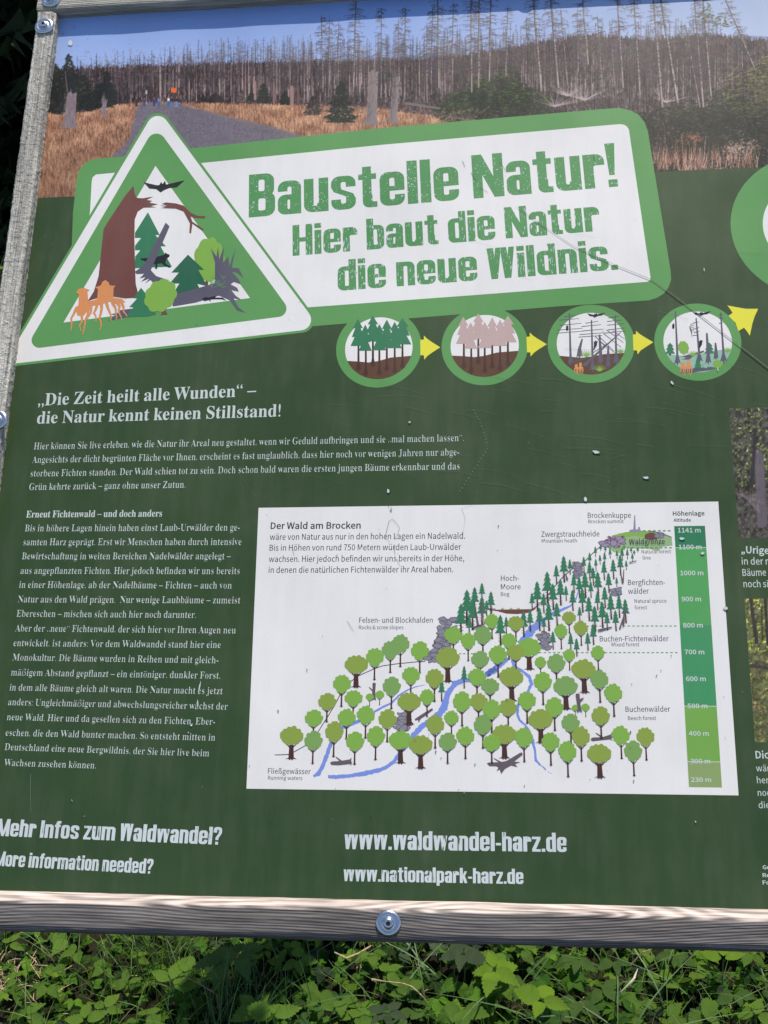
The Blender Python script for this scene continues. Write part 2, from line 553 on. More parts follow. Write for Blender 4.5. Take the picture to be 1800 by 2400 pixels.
def wood_mat(name, dark, light, axis, fuzzy, grain, bare=None):
    m = bpy.data.materials.new(name)
    m.use_nodes = True
    t = m.node_tree
    b = t.nodes['Principled BSDF']
    b.inputs['Roughness'].default_value = .85
    b.inputs['Specular IOR Level'].default_value = .2
    tc = N(t, 'ShaderNodeTexCoord')
    mp = N(t, 'ShaderNodeMapping')
    t.links.new(tc.outputs['Object'], mp.inputs[0])
    sc_ = [1, 1, 1]; sc_[axis] = .02
    mp.inputs['Scale'].default_value = sc_
    # growth rings: bands warped by slow noise
    wn = N(t, 'ShaderNodeTexNoise', Scale=2.6, Detail=.8)
    mpw = N(t, 'ShaderNodeMapping')
    sw = [1.6, 1.6, 1.6]; sw[axis] = .9
    mpw.inputs['Scale'].default_value = sw
    t.links.new(tc.outputs['Object'], mpw.inputs[0])
    t.links.new(mpw.outputs[0], wn.inputs['Vector'])
    sep = N(t, 'ShaderNodeSeparateXYZ')
    t.links.new(tc.outputs['Object'], sep.inputs[0])
    ac = N(t, 'ShaderNodeMath', operation='ADD')
    t.links.new(sep.outputs[1 - axis], ac.inputs[0])
    t.links.new(sep.outputs[2], ac.inputs[1])
    ma = N(t, 'ShaderNodeMath', operation='MULTIPLY_ADD')
    t.links.new(wn.outputs[0], ma.inputs[0])
    ma.inputs[1].default_value = .055
    t.links.new(ac.outputs[0], ma.inputs[2])
    ms = N(t, 'ShaderNodeMath', operation='MULTIPLY')
    t.links.new(ma.outputs[0], ms.inputs[0])
    ms.inputs[1].default_value = 2 * math.pi / .0031
    sn = N(t, 'ShaderNodeMath', operation='SINE')
    t.links.new(ms.outputs[0], sn.inputs[0])
    fn = N(t, 'ShaderNodeTexNoise', Scale=700.0, Detail=3.0)
    t.links.new(mp.outputs[0], fn.inputs['Vector'])
    gn = N(t, 'ShaderNodeTexNoise', Scale=260.0, Detail=4.0)
    mg = N(t, 'ShaderNodeMapping')
    sg = [1, 1, 1]; sg[axis] = .025
    mg.inputs['Scale'].default_value = sg
    t.links.new(tc.outputs['Object'], mg.inputs[0])
    t.links.new(mg.outputs[0], gn.inputs['Vector'])
    cm = N(t, 'ShaderNodeMath', operation='MULTIPLY_ADD')
    t.links.new(sn.outputs[0], cm.inputs[0])
    cm.inputs[1].default_value = grain
    t.links.new(gn.outputs[0], cm.inputs[2])
    cm2 = N(t, 'ShaderNodeMath', operation='MULTIPLY_ADD')
    t.links.new(fn.outputs[0], cm2.inputs[0])
    cm2.inputs[1].default_value = .45
    t.links.new(cm.outputs[0], cm2.inputs[2])
    cr = N(t, 'ShaderNodeValToRGB')
    cr.color_ramp.elements[0].position = .42
    cr.color_ramp.elements[0].color = (*lin(dark), 1)
    cr.color_ramp.elements[1].position = 1.0
    cr.color_ramp.elements[1].color = (*lin(light), 1)
    t.links.new(cm2.outputs[0], cr.inputs[0])
    pn = N(t, 'ShaderNodeTexNoise', Scale=14.0, Detail=4.0)
    t.links.new(tc.outputs['Object'], pn.inputs['Vector'])
    pr = N(t, 'ShaderNodeMapRange')
    pr.inputs['To Min'].default_value = .74
    pr.inputs['To Max'].default_value = 1.22
    t.links.new(pn.outputs[0], pr.inputs[0])
    hs = N(t, 'ShaderNodeHueSaturation')
    t.links.new(pr.outputs[0], hs.inputs['Value'])
    t.links.new(cr.outputs[0], hs.inputs['Color'])
    fin = hs.outputs[0]
    if bare:                                            # paler wood towards the upper arris, its sunlit brightness partly put into colour
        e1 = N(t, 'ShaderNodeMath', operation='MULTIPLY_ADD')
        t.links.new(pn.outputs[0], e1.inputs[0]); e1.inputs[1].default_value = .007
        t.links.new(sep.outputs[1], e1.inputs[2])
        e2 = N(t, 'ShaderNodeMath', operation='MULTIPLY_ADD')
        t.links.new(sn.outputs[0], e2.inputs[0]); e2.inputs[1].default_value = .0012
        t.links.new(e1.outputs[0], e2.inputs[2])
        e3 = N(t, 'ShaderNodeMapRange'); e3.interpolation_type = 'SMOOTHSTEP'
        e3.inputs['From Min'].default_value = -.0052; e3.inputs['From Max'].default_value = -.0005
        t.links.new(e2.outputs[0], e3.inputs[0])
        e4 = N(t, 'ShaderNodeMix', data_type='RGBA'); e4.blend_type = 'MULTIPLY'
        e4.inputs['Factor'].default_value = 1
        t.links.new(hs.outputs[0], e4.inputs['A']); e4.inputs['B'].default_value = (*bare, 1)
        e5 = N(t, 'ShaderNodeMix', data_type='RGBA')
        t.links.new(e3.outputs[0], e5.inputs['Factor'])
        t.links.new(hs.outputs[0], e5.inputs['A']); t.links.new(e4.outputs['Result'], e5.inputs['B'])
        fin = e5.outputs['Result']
    t.links.new(fin, b.inputs['Base Color'])
    # relief: ring ridges plus raised fibre fuzz
    fz = N(t, 'ShaderNodeTexNoise', Scale=fuzzy[0], Detail=3.0, Roughness=.6, Distortion=1.4)
    t.links.new(tc.outputs['Object'], fz.inputs['Vector'])
    bp1 = N(t, 'ShaderNodeBump', Strength=.9, Distance=grain * .0016)
    t.links.new(sn.outputs[0], bp1.inputs['Height'])
    bp2 = N(t, 'ShaderNodeBump', Strength=1.0, Distance=fuzzy[1])
    t.links.new(fz.outputs[0], bp2.inputs['Height'])
    t.links.new(bp1.outputs[0], bp2.inputs['Normal'])
    bp3 = N(t, 'ShaderNodeBump', Strength=.5, Distance=.0002)
    t.links.new(fn.outputs[0], bp3.inputs['Height'])
    t.links.new(bp2.outputs[0], bp3.inputs['Normal'])
    t.links.new(bp3.outputs[0], b.inputs['Normal'])
    return m

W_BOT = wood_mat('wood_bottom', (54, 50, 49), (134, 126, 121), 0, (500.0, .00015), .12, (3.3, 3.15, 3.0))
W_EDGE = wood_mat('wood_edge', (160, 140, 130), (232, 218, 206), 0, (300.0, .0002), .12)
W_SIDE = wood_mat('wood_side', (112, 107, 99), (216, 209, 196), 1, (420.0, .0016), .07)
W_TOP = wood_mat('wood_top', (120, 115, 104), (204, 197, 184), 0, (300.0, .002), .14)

def vnoise(shape, cells, seed):
    r = np.random.default_rng(seed)
    g = r.random((cells[0] + 2, cells[1] + 2))
    y = np.linspace(0, cells[0], shape[0], endpoint=False)
    x = np.linspace(0, cells[1], shape[1], endpoint=False)
    yi, xi = y.astype(int), x.astype(int)
    fy, fx = (y - yi)[:, None], (x - xi)[None, :]
    fy = fy * fy * (3 - 2 * fy); fx = fx * fx * (3 - 2 * fx)
    a = g[yi][:, xi]; b = g[yi][:, xi + 1]; c = g[yi + 1][:, xi]; d = g[yi + 1][:, xi + 1]
    return (a * (1 - fx) + b * fx) * (1 - fy) + (c * (1 - fx) + d * fx) * fy

def rail(name, prof, along, l0, l1, nseg, mat, seed, amp=.0006, label=None, fuzz=0, step=.0035, edge=None):
    """prof: closed outline in (across, z); along: 0 = runs along u, 1 = runs along v; worn, slightly wavy edges"""
    pts = []
    n = len(prof)
    for i in range(n):                              # refine the outline
        a, b = prof[i], prof[(i + 1) % n]
        k = max(1, int(math.dist(a, b) / step))
        pts += [(a[0] + (b[0] - a[0]) * j / k, a[1] + (b[1] - a[1]) * j / k) for j in range(k)]
    m = len(pts)
    cx = sum(p[0] for p in pts) / m; cz = sum(p[1] for p in pts) / m
    nz = (vnoise((nseg + 1, m), (int(abs(l1 - l0) * 14), max(4, int(m * step / .006))), seed) - .5) * 1.6 + (vnoise((nseg + 1, m), (int(abs(l1 - l0) * 60), max(6, int(m * step / .003))), seed + 1) - .5) * .45
    if fuzz:                                         # raised, curled fibres
        A1 = vnoise((nseg + 1, m), (int(abs(l1 - l0) / .0030), int(m * step / .0024)), seed + 2)
        A2 = vnoise((nseg + 1, m), (int(abs(l1 - l0) / .0052), int(m * step / .0042)), seed + 3)
        fz = np.maximum(0, 1 - np.abs(A1 - .5) * 6) * .9 * (A2 > .42) + (A2 - .5) * .7
    V, F = [], []
    for i in range(nseg + 1):
        s = l0 + (l1 - l0) * i / nseg
        for j, (a, z) in enumerate(pts):
            dx, dz = a - cx, z - cz
            dl = math.hypot(dx, dz) or 1
            k = amp * nz[i, j]
            if fuzz and dz > 0: k += fuzz * fz[i, j]
            a2, z2 = a + dx / dl * k, z + dz / dl * k
            V.append((s, a2, z2) if along == 0 else (a2, s, z2))
    for i in range(nseg):
        for j in range(m):
            q = (i * m + j, i * m + (j + 1) % m, (i + 1) * m + (j + 1) % m, (i + 1) * m + j)
            F.append(q)
    F.append(tuple(range(m))[::-1]); F.append(tuple(nseg * m + j for j in range(m)))
    me = bpy.data.meshes.new(name)
    me.from_pydata(V, [], F)
    bm = bmesh.new(); bm.from_mesh(me); bmesh.ops.recalc_face_normals(bm, faces=bm.faces[:]); bm.to_mesh(me); bm.free()
    me.materials.append(mat)
    if fuzz: me.polygons.foreach_set('use_smooth', [True] * len(me.polygons))
    if edge:
        me.materials.append(edge)
        for p in me.polygons:
            c_ = p.center
            if c_.y > 9: p.material_index = 1
    o = new_obj(name, me, ROOT, local=BLOCAL)
    if label: o['label'] = label
    return o

ZF, ZB = .020, -.034
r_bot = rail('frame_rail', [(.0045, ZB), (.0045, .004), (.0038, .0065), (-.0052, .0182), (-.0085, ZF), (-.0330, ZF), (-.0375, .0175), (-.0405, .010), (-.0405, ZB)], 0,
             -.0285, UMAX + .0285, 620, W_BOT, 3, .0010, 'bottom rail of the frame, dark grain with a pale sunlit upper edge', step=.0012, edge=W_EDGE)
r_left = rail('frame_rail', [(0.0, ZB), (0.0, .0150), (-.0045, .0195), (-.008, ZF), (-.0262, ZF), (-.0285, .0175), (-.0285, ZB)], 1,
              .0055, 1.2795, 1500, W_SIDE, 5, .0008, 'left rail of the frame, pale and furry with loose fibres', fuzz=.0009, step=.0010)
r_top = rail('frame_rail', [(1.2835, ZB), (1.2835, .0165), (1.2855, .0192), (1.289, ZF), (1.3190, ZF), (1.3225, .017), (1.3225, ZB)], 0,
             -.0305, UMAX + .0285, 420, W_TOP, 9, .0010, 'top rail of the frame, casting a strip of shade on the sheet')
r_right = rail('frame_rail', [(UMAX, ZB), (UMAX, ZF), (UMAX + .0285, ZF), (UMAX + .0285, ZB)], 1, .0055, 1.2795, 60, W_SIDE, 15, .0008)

M_STEEL = bpy.data.materials.new('brushed_steel'); M_STEEL.use_nodes = True
b_ = M_STEEL.node_tree.nodes['Principled BSDF']
b_.inputs['Metallic'].default_value = 1.0; b_.inputs['Base Color'].default_value = (.50, .51, .53, 1)
_t = M_STEEL.node_tree
_n = N(_t, 'ShaderNodeTexNoise', Scale=300.0, Detail=4.0); _c = N(_t, 'ShaderNodeTexCoord')
_t.links.new(_c.outputs['Object'], _n.inputs['Vector'])
_m = N(_t, 'ShaderNodeMapRange'); _m.inputs['To Min'].default_value = .16; _m.inputs['To Max'].default_value = .42
_t.links.new(_n.outputs[0], _m.inputs[0]); _t.links.new(_m.outputs[0], b_.inputs['Roughness'])
M_HOLE = bpy.data.materials.new('socket_dark'); M_HOLE.use_nodes = True
M_HOLE.node_tree.nodes['Principled BSDF'].inputs['Base Color'].default_value = (.03, .03, .03, 1)

def lathe(name, prof, mat, seg=48, hexn=None):
    V, F = [], []
    for i in range(seg):
        a = 2 * math.pi * i / seg
        for r, z in prof: V.append((r * math.cos(a), r * math.sin(a), z))
    n = len(prof)
    for i in range(seg):
        for j in range(n - 1):
            F.append((i * n + j, ((i + 1) % seg) * n + j, ((i + 1) % seg) * n + j + 1, i * n + j + 1))
    me = bpy.data.meshes.new(name)
    me.from_pydata(V, [], F)
    bm = bmesh.new(); bm.from_mesh(me); bmesh.ops.remove_doubles(bm, verts=bm.verts[:], dist=1e-6)
    bmesh.ops.recalc_face_normals(bm, faces=bm.faces[:]); bm.to_mesh(me); bm.free()
    me.materials.append(mat)
    me.polygons.foreach_set('use_smooth', [True] * len(me.polygons))
    return me
W_ME = lathe('washer', [(.0055, .0035), (.0062, .0036), (.0072, .0026), (.0090, .0024), (.0105, .0032), (.0132, .0024), (.0146, .0010), (.0149, .0002), (.0146, -.0004), (.006, -.0003)], M_STEEL)
def bolt_mesh():
    bm = bmesh.new()
    seg, rings = 36, [(.0062, .0022), (.0062, .0044), (.0058, .0055), (.0048, .0063), (.0036, .0067)]
    R = [[bm.verts.new((r * math.cos(2 * math.pi * i / seg), r * math.sin(2 * math.pi * i / seg), z)) for i in range(seg)] for r, z in rings]
    def hexr(a, r0):
        k = (a + math.pi / 6) % (math.pi / 3) - math.pi / 6
        return r0 / math.cos(k)
    for z in (.0066, .0036):
        R.append([bm.verts.new((hexr(2 * math.pi * i / seg, .0023) * math.cos(2 * math.pi * i / seg), hexr(2 * math.pi * i / seg, .0023) * math.sin(2 * math.pi * i / seg), z)) for i in range(seg)])
    for a, b in zip(R, R[1:]):
        for i in range(seg): bm.faces.new((a[i], a[(i + 1) % seg], b[(i + 1) % seg], b[i]))
    bm.faces.new(R[-1]).material_index = 1
    bmesh.ops.recalc_face_normals(bm, faces=bm.faces[:])
    me = bpy.data.meshes.new('bolt'); bm.to_mesh(me); bm.free()
    me.materials.append(M_STEEL); me.materials.append(M_HOLE)
    for p in me.polygons: p.use_smooth = p.index < seg * 4
    return me
B_ME = bolt_mesh()
def fixing(par, u, v, rot, tilt=(0, 0)):
    L = Matrix.Translation((u, v, ZF + .0008)) @ Matrix.Rotation(tilt[0], 4, 'X') @ Matrix.Rotation(tilt[1], 4, 'Y') @ Matrix.Rotation(rot, 4, 'Z')
    new_obj('washer', W_ME, par, local=L)
    new_obj('bolt', B_ME, par, local=L)
fixing(r_bot, *P(910, 2164, .024), .3, (.02, .03))
fixing(r_bot, 1.45, -.0205, 1.3)
fixing(r_left, -.0138, 1.2522, .8, (-.02, .02))
fixing(r_left, *P(-9, 983, .024), .1)
fixing(r_left, -.0138, .06, .4)
fixing(r_top, -.0085, 1.3015, 1.9, (.03, .0))
fixing(r_top, .72, 1.302, .9)

LEGX = .345
W_POST = wood_mat('wood_post', (72, 66, 58), (140, 130, 116), 1, (200.0, .002), .1)
for x, h in ((LEGX, 1.60), (1.72, 1.60)):
    me = bpy.data.meshes.new('leg')
    bm = bmesh.new(); bmesh.ops.create_cube(bm, size=1)
    bmesh.ops.scale(bm, vec=(.135, .09, h + .3), verts=bm.verts[:])
    bmesh.ops.translate(bm, vec=(0, 0, (h - .3) / 2), verts=bm.verts[:])
    bmesh.ops.bevel(bm, geom=bm.edges[:], offset=.005, segments=2, affect='EDGES')
    bm.to_mesh(me); bm.free(); me.materials.append(W_POST)
    o = new_obj('leg', me, ROOT); o.location = (x - .9, .905 - .42, 0)
    # arm that carries the frame
    me = bpy.data.meshes.new('brace')
    bm = bmesh.new(); bmesh.ops.create_cube(bm, size=1)
    bmesh.ops.scale(bm, vec=(.06, 1.30, .05), verts=bm.verts[:])
    bmesh.ops.bevel(bm, geom=bm.edges[:], offset=.004, segments=2, affect='EDGES')
    bm.to_mesh(me); bm.free(); me.materials.append(W_POST)
    o = new_obj('brace', me, ROOT, local=BLOCAL @ Matrix.Translation((x + .105, .645, -.036 - .026)))

# ------------------------------------------------------------------ printed photographs: drawn into a pixel field, carried by a fine grid of faces
class Canvas:
    def __init__(s, x0, y0, x1, y1, res):
        s.x0, s.y0, s.res = x0, y0, res
        s.w, s.h = int((x1 - x0) * res), int((y1 - y0) * res)
        s.a = np.zeros((s.h, s.w, 3), np.float32)
        s.X = x0 + (np.arange(s.w) + .5) / res
        s.Y = y0 + (np.arange(s.h) + .5) / res
    def noise(s, cy, cx, seed):
        return vnoise((s.h, s.w), (max(1, int(s.h / s.res / cy)), max(1, int(s.w / s.res / cx))), seed).astype(np.float32)
    def blend(s, mask, col):
        s.a += mask[..., None] * (np.asarray(col, np.float32) - s.a)
    def box(s, x0, y0, x1, y1):
        i0 = max(0, int((y0 - s.y0) * s.res)); i1 = min(s.h, int((y1 - s.y0) * s.res) + 2)
        j0 = max(0, int((x0 - s.x0) * s.res)); j1 = min(s.w, int((x1 - s.x0) * s.res) + 2)
        return i0, i1, j0, j1
    def line(s, x0, y0, x1, y1, w0, w1, col, al=1.0):
        m = max(w0, w1) + 1
        i0, i1, j0, j1 = s.box(min(x0, x1) - m, min(y0, y1) - m, max(x0, x1) + m, max(y0, y1) + m)
        if i1 <= i0 or j1 <= j0: return
        X = s.X[None, j0:j1]; Y = s.Y[i0:i1, None]
        dx, dy = x1 - x0, y1 - y0
        L2 = dx * dx + dy * dy + 1e-9
        t = np.clip(((X - x0) * dx + (Y - y0) * dy) / L2, 0, 1)
        d = np.hypot(X - x0 - t * dx, Y - y0 - t * dy)
        k = np.clip((w0 + (w1 - w0) * t) / 2 - d + .5 / 1, 0, 1) * al
        k = np.minimum(k, al)
        sub = s.a[i0:i1, j0:j1]
        sub += k[..., None] * (np.asarray(col, np.float32) - sub)
    def poly(s, pts, col=None, al=1.0):
        xs = [p[0] for p in pts]; ys = [p[1] for p in pts]
        i0, i1, j0, j1 = s.box(min(xs), min(ys), max(xs), max(ys))
        X = s.X[None, j0:j1]; Y = s.Y[i0:i1, None]
        ins = np.zeros((i1 - i0, j1 - j0), bool)
        for (xa, ya), (xb, yb) in zip(pts, pts[1:] + pts[:1]):
            if ya == yb: continue
            ins ^= ((ya > Y) != (yb > Y)) & (X < (xb - xa) * (Y - ya) / (yb - ya) + xa)
        M = np.zeros((s.h, s.w), np.float32)
        M[i0:i1, j0:j1] = ins * al
        if col is not None: s.blend(M, col)
        return M
    def sample(s, x, y):
        fx = np.clip((x - s.x0) * s.res - .5, 0, s.w - 1.001); fy = np.clip((y - s.y0) * s.res - .5, 0, s.h - 1.001)
        ix, iy = fx.astype(int), fy.astype(int)
        tx, ty = (fx - ix)[:, None], (fy - iy)[:, None]
        A = s.a
        return (A[iy, ix] * (1 - tx) + A[iy, ix + 1] * tx) * (1 - ty) + (A[iy + 1, ix] * (1 - tx) + A[iy + 1, ix + 1] * tx) * ty

def project(u, v):
    q = np.stack([u - CAM_LOC_B[0], v - CAM_LOC_B[1], np.full_like(u, -CAM_LOC_B[2])], 1) @ RC.T
    return 900 + FOC * q[:, 0] / -q[:, 2], 1200 - FOC * q[:, 1] / -q[:, 2]

def photo_sheet(name, cv, u0, u1, v0, v1, step, parent, L, label):
    nu, nv = int((u1 - u0) / step) + 1, int((v1 - v0) / step) + 1
    U, V = np.meshgrid(np.linspace(u0, u1, nu), np.linspace(v0, v1, nv))
    x, y = project(U.ravel(), V.ravel())
    col = np.clip(cv.sample(x, y), 0, 255) / 255
    lc = np.where(col <= .04045, col / 12.92, ((col + .055) / 1.055) ** 2.4) * PHOTO_GAIN
    me = bpy.data.meshes.new(name)
    n = nu * nv
    co = np.stack([U.ravel(), V.ravel(), np.full(n, L * LZ)], 1).astype(np.float32)
    i = (np.arange(nv - 1)[:, None] * nu + np.arange(nu - 1)[None, :]).ravel()
    q = np.stack([i, i + 1, i + nu + 1, i + nu], 1).astype(np.int32)
    me.vertices.add(n); me.vertices.foreach_set('co', co.ravel())
    me.loops.add(len(q) * 4); me.loops.foreach_set('vertex_index', q.ravel())
    me.polygons.add(len(q)); me.polygons.foreach_set('loop_start', np.arange(len(q), dtype=np.int32) * 4)
    at = me.color_attributes.new('ink', 'FLOAT_COLOR', 'POINT')
    at.data.foreach_set('color', np.concatenate([lc, np.ones((n, 1))], 1).astype(np.float32).ravel())
    me.update(calc_edges=True)
    me.materials.append(print_mat('photo_ink', None, attr='ink', gain=1))
    o = new_obj(name, me, parent, local=BLOCAL)
    o['label'] = label
    return o
PHOTO_GAIN = .98

# --- the wide forest photograph along the top
cv = Canvas(70, -40, 1990, 490, 1.0)
A = cv.a
X = cv.X[None, :]; Y = cv.Y[:, None]
tt = np.clip((Y + 20) / 150, 0, 1)
tx = np.clip((X - 900) / 900, 0, 1)
sky_c = np.stack([116 + 36 * tt + 34 * tx, 144 + 28 * tt + 22 * tx, 198 + 18 * tt - 2 * tx], -1) * np.ones((cv.h, cv.w, 1))
A[:] = sky_c
def skyline(pts, rough, seed):
    xs = [p[0] for p in pts]; ys = [p[1] for p in pts]
    r = np.random.default_rng(seed)
    b = np.interp(cv.X, xs, ys) + (r.random(cv.w) - .5) * rough + np.convolve(r.random(cv.w) - .5, np.ones(7) / 7, 'same') * rough * 1.4
    return np.clip(Y - b[None, :] + .5, 0, 1).astype(np.float32)
# far blue hill, then the hazy slope of dead trees
cv.blend(skyline([(70, 170), (1700, 100), (1760, 84), (1850, 88), (1990, 80)], 1, 1), (128, 138, 172))
n1, n2, n3 = cv.noise(5, 2.0, 21), cv.noise(22, 16, 22), cv.noise(2.2, 1.6, 23)
nv_ = cv.noise(26, 1.4, 24)
hill = skyline([(70, 165), (150, 158), (230, 156), (320, 154), (400, 152), (520, 146), (640, 144), (800, 142), (900, 138), (1000, 136), (1100, 128), (1200, 108), (1300, 92), (1360, 80), (1440, 84), (1520, 92), (1600, 84), (1680, 82), (1760, 90), (1850, 98), (1990, 100)], 10, 2)
base = np.stack([80 + 0 * X, 66 + 0 * X, 66 + 0 * X], -1) * np.ones((cv.h, cv.w, 1))
base += ((n1 - .5) * 54 + (nv_ - .5) * 46 + (n3 - .5) * 34)[..., None]
base += ((n2 - .5) * 26)[..., None] * np.array([1, .85, .75])
right = np.clip((X - 1180) / 500, 0, 1)[..., None] * np.ones((cv.h, 1, 1))
base += right * np.array([6, 5, 5])
A += hill[..., None] * (base - A)
R_ = random.Random(5)
def dead_tree(x, yb, yt, w, col, lean=0, twig=1.0, al=.9):
    cv.line(x, yb, x + lean, yt, w, w * .35, col, al)
    h = yb - yt
    k = int(h / 4.2 * twig)
    for _ in range(k):
        f = R_.random() ** .8
        yy = yt + h * f * .75
        xx = x + lean * (1 - (yy - yt) / h)
        ln = (2 + 9 * f) * (w ** .5) * R_.uniform(.5, 1.2)
        sg = R_.choice((-1, 1))
        c2 = [q * R_.uniform(.6, 1.05) for q in col]
        cv.line(xx, yy, xx + sg * ln, yy + ln * R_.uniform(-.1, .45), .9, .4, c2, al * .65)
for _ in range(640):                                   # back rows
    x = R_.uniform(180, 1980)
    top = np.interp(x, [180, 400, 520, 900, 1200, 1990], [140, 118, 98, 88, 88, 92]) + R_.uniform(-12, 34)
    bot = np.interp(x, [180, 400, 900, 1990], [225, 228, 238, 250]) + R_.uniform(-30, 6)
    v = R_.choice((R_.uniform(30, 62), R_.uniform(100, 178)))
    dead_tree(x, bot, top, R_.uniform(.8, 2.0), (v * 1.06, v * .93, v * .92), R_.uniform(-2, 2), .7, R_.uniform(.5, .95))
for _ in range(300):                                   # the ones that stand above the skyline
    x = R_.uniform(240, 1700)
    top = np.interp(x, [240, 400, 470, 900, 1200, 1700], [138, 112, 90, 84, 60, 40]) + R_.uniform(-6, 36)
    v = R_.uniform(70, 105)
    dead_tree(x, R_.uniform(190, 235), top, R_.uniform(1.4, 2.6), (v, v * .86, v * .88), R_.uniform(-2, 2), 1.2, .85)
for _ in range(240):                                   # pale stems that catch the sun
    x = R_.uniform(300, 1980)
    b0 = R_.uniform(200, 245)
    cv.line(x, b0, x + R_.uniform(-1, 1), b0 - R_.uniform(25, 90), R_.uniform(1.0, 2.2), .8, (180, 158, 152), R_.uniform(.4, .9))
for _ in range(140):                                   # shaded hollows between the stems
    x, y = R_.uniform(230, 1980), R_.uniform(165, 240)
    for _k in range(12):
        xx, yy = x + R_.gauss(0, 12), y + R_.gauss(0, 8)
        cv.line(xx, yy, xx + R_.uniform(-2, 2), yy - R_.uniform(4, 16), 2.4, 1.5, (40, 34, 34), .4)
for _ in range(110):                                   # reddish bark and rusty crowns
    x, y = R_.uniform(190, 1200), R_.uniform(120, 215)
    for _k in range(10):
        xx, yy = x + R_.gauss(0, 9), y + R_.gauss(0, 9)
        cv.line(xx, yy, xx + R_.uniform(-6, 6), yy + R_.uniform(-2, 5), 1.6, .8, R_.choice(((140, 104, 92), (96, 70, 64), (120, 92, 84))), .4)
# tangled brushwood on the right slope
for _ in range(2600):
    x, y = R_.uniform(1000, 1980), R_.uniform(95, 300)
    if x < 1250 and y < 130: continue
    a_ = R_.uniform(-1.3, 1.3); l_ = R_.uniform(4, 22)
    v = R_.choice((48, 66, 132, 168)) + R_.uniform(-14, 14)
    cv.line(x, y, x + l_ * math.sin(a_), y - l_ * math.cos(a_), 1.0, .5, (v * 1.04, v * .94, v * .93), R_.uniform(.2, .6))
# grass
gn = cv.noise(9, 1.5, 31); gn2 = cv.noise(16, 26, 32); gn3 = cv.noise(3, 2, 33)
g = np.array([160, 114, 86]) + ((gn - .5) * 70 + (gn3 - .5) * 44)[..., None] + ((gn2 - .5) * 74)[..., None] * np.array([.9, .8, .6])
dk = np.clip((Y - 290) / 160, 0, 1)[..., None] * np.ones((1, cv.w, 1))
g = g * (1 - .22 * dk)
def on(mask, field):
    cv.a += mask[..., None] * (field - cv.a)
gl = skyline([(70, 262), (140, 268), (200, 262), (240, 252), (300, 242), (330, 240), (430, 240), (520, 242), (700, 246), (850, 250), (1000, 268), (1100, 280), (1200, 290), (1990, 310)], 5, 5)
lim = np.clip((1190 - X) / 20, 0, 1)
on(gl * lim, g)
# road
rp = [(322, 246), (345, 241), (430, 243), (470, 256), (545, 276), (620, 292), (705, 318), (705, 420), (235, 420), (262, 366), (292, 340), (306, 318), (315, 272)]
rm = cv.poly(rp)
rn = cv.noise(3, 3, 41)
on(rm, np.array([112, 102, 110]) + ((rn - .5) * 22)[..., None])
for (xa, ya), (xb, yb) in zip(rp[3:6], rp[4:7]):
    for _ in range(60):
        f = R_.random(); x = xa + (xb - xa) * f; y = ya + (yb - ya) * f
        cv.line(x + R_.uniform(-14, 3), y + R_.uniform(-2, 5), x + R_.uniform(0, 12), y + R_.uniform(-2, 3), 1.4, .8, (136, 112, 100), .5)
for _ in range(300):
    f = R_.random(); x = 318 - 50 * f ** 1.6; y = 250 + 110 * f
    cv.line(x, y, x + R_.uniform(-4, 7), y - R_.uniform(2, 9), 1.3, .7, R_.choice(((150, 100, 76), (104, 76, 62), (190, 140, 110))), .7)
# grass blades
for _ in range(5200):
    left = R_.random() < .55
    if left: x, y = R_.uniform(75, 318), R_.uniform(262, 472)
    else: x = R_.uniform(430, 1190); y = R_.uniform(246, 252 + min(110, (x - 430) * .16))
    if left and x > 320 - (y - 250) * .42: continue
    hh = 4 + (y - 240) * .07
    c_ = R_.choice(((200, 152, 116), (146, 96, 66), (104, 76, 52), (212, 164, 134), (176, 112, 80), (108, 86, 58), (186, 132, 100)))
    cv.line(x, y, x + R_.uniform(-3, 3), y - hh * R_.uniform(.6, 1.5), 1.1, .5, c_, R_.uniform(.3, .75))
for _ in range(260):                                   # dead brush and roots along the right verge
    x, y = R_.uniform(700, 1100), R_.uniform(228, 268)
    v = R_.uniform(60, 160)
    cv.line(x, y, x + R_.uniform(-14, 14), y - R_.uniform(-3, 10), 1.6, .6, (v, v * .9, v * .9), .6)
def conifer(x, yb, yt, wd, cols, n=420, al=.85):
    for _ in range(n):
        f = R_.random() ** .7
        y = yt + (yb - yt) * f
        hw = wd * (f ** .85) * (.75 + .25 * math.sin(f * 38))
        dx = R_.uniform(-hw, hw)
        c_ = R_.choice(cols)
        k = R_.uniform(.7, 1.2)
        s2 = 1 if dx > 0 else -1
        cv.line(x + dx, y, x + dx + s2 * R_.uniform(2, 7), y + R_.uniform(0, 4), R_.uniform(2, 4), 1, [q * k for q in c_], al)
DG = ((26, 32, 24), (40, 46, 30), (20, 24, 20), (58, 60, 38))
conifer(162, 262, 126, 44, DG, 700)
conifer(250, 250, 166, 24, DG, 360)
def early_bush(x, y, rx, ry, n):
    for _ in range(n):
        a_ = R_.uniform(0, 6.28); q = R_.random() ** .5
        px, py = x + rx * q * math.cos(a_), y + ry * q * math.sin(a_)
        k = R_.uniform(.6, 1.25); c_ = [z * k for z in R_.choice(DG)]
        cv.line(px, py, px + R_.choice((-6, 6)), py + 2, R_.uniform(1.5, 3.5), .8, c_, .8)
early_bush(135, 215, 34, 52, 700); early_bush(180, 215, 34, 44, 600); early_bush(120, 170, 18, 26, 200); early_bush(245, 222, 26, 30, 500); early_bush(208, 240, 22, 20, 250)
cv.line(158, 215, 153, 168, 3.4, 2, (112, 96, 92), .9)
